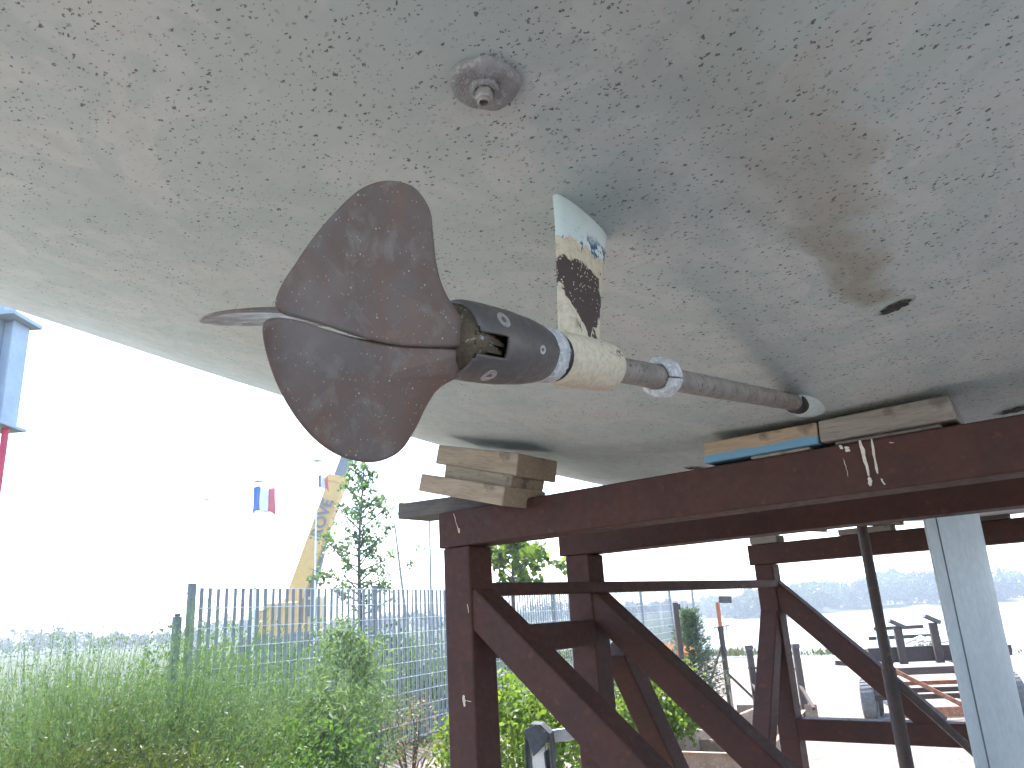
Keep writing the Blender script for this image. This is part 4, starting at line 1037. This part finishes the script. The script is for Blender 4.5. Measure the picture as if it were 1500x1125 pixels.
mb = MB(); a = cp(371, 900); b = cp(390, 890); mb.box((a.x, -1.1, 1.76), (b.x+.1, 1.1, 2.6)); obj('counterweight', mb, CRANEY, cr, bevel=.08)
mb = MB(); a = cp(456, 905); b = cp(480, 890); mb.box((a.x, -1.25, 1.5), (b.x, .2, 3.1)); cab = obj('cab', mb, CRANEY, cr, bevel=.08)
mb = MB(); mb.box((a.x+.12, -1.275, 2.1), (b.x-.12, -1.255, 2.95)); obj('window', mb, GLASS, cab)
for x in (375, 400, 440, 462):
    mb = MB(); q = cp(x, 930); mb.lathe([(.3,-.2),(.62,-.22),(.68,-.15),(.68,.15),(.62,.22),(.3,.2)], (q.x, -1.45, .68), (0,1,0), 20); obj('wheel', mb, TYRE, cr, smooth=40)
fc = bpy.data.curves.new('lettering', 'FONT'); fc.body = 'GROVE'; fc.size = 1.0; fc.extrude = .015; fc.offset = .028; fc.align_x = 'CENTER'; fc.align_y = 'CENTER'
tmp = bpy.data.objects.new('tmp_text', fc); COL.objects.link(tmp); bpy.context.view_layer.update()
tme = bpy.data.meshes.new_from_object(tmp.evaluated_get(bpy.context.evaluated_depsgraph_get())); bpy.data.objects.remove(tmp)
tme.materials.clear(); tme.materials.append(CRANEG); to = bpy.data.objects.new('lettering', tme); COL.objects.link(to); to.parent = boom
p0, p1 = cp(428, 893), cp(496, 703); ang = math.atan2(p1.z-p0.z, p1.x-p0.x); q = cp(470, 768)
t_ = (q-p0).dot((p1-p0).normalized()); q = p0+(p1-p0).normalized()*t_
vdir = (Vector((0,0,H))-Vector(cr.location)-q); 
to.location = q+Vector((0,-.49,0)); to.rotation_euler = (R(90), 0, 0); to.scale = (.86, .86, 1)
to.matrix_local = Matrix.Translation(q+Vector((0,-.49,0))) @ Matrix.Rotation(-ang, 4, 'Y') @ Matrix.Rotation(R(90), 4, 'X') @ Matrix.Scale(.86, 4)

def flagpole(px, topy, dist, flag, label):
    g = base(px, 930, dist); e = empty('flagpole', g); tag(e, label, 'flagpole'); ht = atdist(px, topy, dist).z
    mb = MB(); mb.tube([(0,0,0), (0,0,ht)], [.055, .03], 10); obj('pole', mb, WHITE, e, smooth=40)
    mb = MB(); mb.lathe([(.03,ht),(.26,ht+.02),(.26,ht+.05),(.03,ht+.08)], (0,0,0), (0,0,1), 14); obj('cap', mb, ALU, e, smooth=30)
    return e, ht
def flag(px0, px1, y0, y1, dist, label, fold=1.0, droop=0.0):
    """three hanging cloth bands, each its own mesh"""
    p00 = atdist(px0, y0, dist); wdt = (px1-px0)*dist/F; hgt = (y1-y0)*dist/F; e = empty('flag', p00); tag(e, label, 'flag')
    for b, (nm, mt) in enumerate((('blue_band', BLUEF), ('white_band', WHITEF), ('red_band', REDF))):
        mb = MB(); n, m_ = 10, 8
        for i in range(n+1):
            u = (b+i/n)/3
            for k in range(m_+1):
                v = k/m_
                mb.v.append((u*wdt+.05*math.sin(v*5+u*4)*fold*wdt*.3, .22*fold*math.sin(u*11+v*2)*wdt*.5, -v*hgt*(1-.18*math.sin(u*3.1)*fold)-droop*u*u*hgt+.06*math.sin(u*9)*hgt*fold))
        for i in range(n):
            for k in range(m_): mb.f.append((i*(m_+1)+k, (i+1)*(m_+1)+k, (i+1)*(m_+1)+k+1, i*(m_+1)+k+1))
        o = obj(nm, mb, mt, e, smooth=True); s = o.modifiers.new('solid', 'SOLIDIFY'); s.thickness = .012
flagpole(370, 706, 40, None, 'white flagpole carrying the fully spread flag'); flagpole(460, 676, 40, None, 'tall white flagpole in front of the crane boom'); flagpole(291, 733, 46, None, 'bare white flagpole standing apart from the crane')
flag(371, 403, 714, 752, 39.9, 'blue white and red flag spread wide on its pole', .8, .12)
flag(466, 481, 697, 720, 39.9, 'blue white and red flag crumpled beside the crane boom', 1.6, .1)
def mast(x0, y0, x1, y1, dist, label):
    a, b = atdist(x0, y0, dist), atdist(x1, y1, dist); g = a+(a-b)*((a.z)/(b.z-a.z)); e = empty('boat_mast', g); tag(e, label, 'mast')
    mb = MB(); mb.tube([Vector((0,0,0)), b-g], [.10, .055], 8); obj('spar', mb, FPOST2, e, smooth=40)
    d = (b-g); 
    for t in (.55, .78):
        mb = MB(); q = d*t; mb.bar(q+Vector((-.35,0,0)), q+Vector((.35,0,.02)), .03, .03); obj('spreader', mb, FPOST2, e)
mast(589, 858, 578, 767, 48, 'leaning grey mast beside the poplar'); mast(631, 858, 629, 757, 52, 'upright grey mast under the timber stack')

# hoist column at the left edge
hc = empty('hoist_column', base(-8, 640, 6.0)); tag(hc, 'blue grey steel column with flanged plates on a red and blue striped pole', 'column')
def hz_(y): return atdist(8, y, 6.0).z
z1, z2, z3, z4 = hz_(792), hz_(727), hz_(627), hz_(472)
xo = (atdist(14, 640, 6.0)-Vector(hc.location)).x
mb = MB(); mb.tube([(xo,0,0), (xo,0,z1)], .018, 10); obj('pole', mb, WHITE, hc, smooth=40)
mb = MB(); mb.tube([(xo,0,z1), (xo,0,z2)], .022, 12); obj('blue_band', mb, BLUEP, hc, smooth=40)
mb = MB(); mb.tube([(xo,0,z2), (xo,0,z3-.01)], .022, 12); obj('red_band', mb, REDP, hc, smooth=40)
mb = MB(); mb.box((-.26,-.14,z3-.01), (xo+.05,.14,z3+.012)); obj('lower_plate', mb, STEELB, hc, bevel=.003)
mb = MB(); mb.box((-.24,-.12,z3+.013), (-.02,.12,z4)); obj('column', mb, STEELB, hc, bevel=.003)
mb = MB(); mb.box((-.019,-.03,z3+.013), (.045,.10,z4)); mb.box((.046,-.05,z3+.013), (.060,.12,z4)); obj('side_web', mb, STEELB, hc, bevel=.002)
mb = MB(); mb.box((-.26,-.16,z4), (.125,.16,z4+.03)); obj('upper_plate', mb, STEELB, hc, bevel=.003)
mb = MB(); mb.box((-.16,-.06,z4+.031), (-.02,.06,z4+1.3)); obj('upper_column', mb, STEELB, hc, bevel=.003)
mb = MB(); mb.add([(-.1,-.13,z3-.011),(.02,-.13,z3-.011),(-.1,-.13,z3-.12),(-.1,-.115,z3-.011),(.02,-.115,z3-.011),(-.1,-.115,z3-.12)], [(0,1,2),(5,4,3),(0,3,4,1),(1,4,5,2),(2,5,3,0)]); obj('gusset', mb, STEELB, hc)
mb = MB(); mb.box((-.24,-.14,0), (-.20,-.1,z3-.011)); obj('leg', mb, STEELB, hc, bevel=.003)

# ================================================================== AIR
hm = NT('river_haze'); hm.t.nodes.remove(hm.b)
pv = hm.n('VolumePrincipled'); pv.inputs['Color'].default_value = (.80,.88,1.0,1); pv.inputs['Density'].default_value = .0015; pv.inputs['Anisotropy'].default_value = .35
hm.t.links.new(pv.outputs[0], hm.out.inputs['Volume'])
mb = MB(); mb.box((-700,-60,-5.5), (900,900,24)); hzo = obj('haze', mb, hm.m); tag(hzo, 'pale haze over the river and the far bank', kind='stuff')
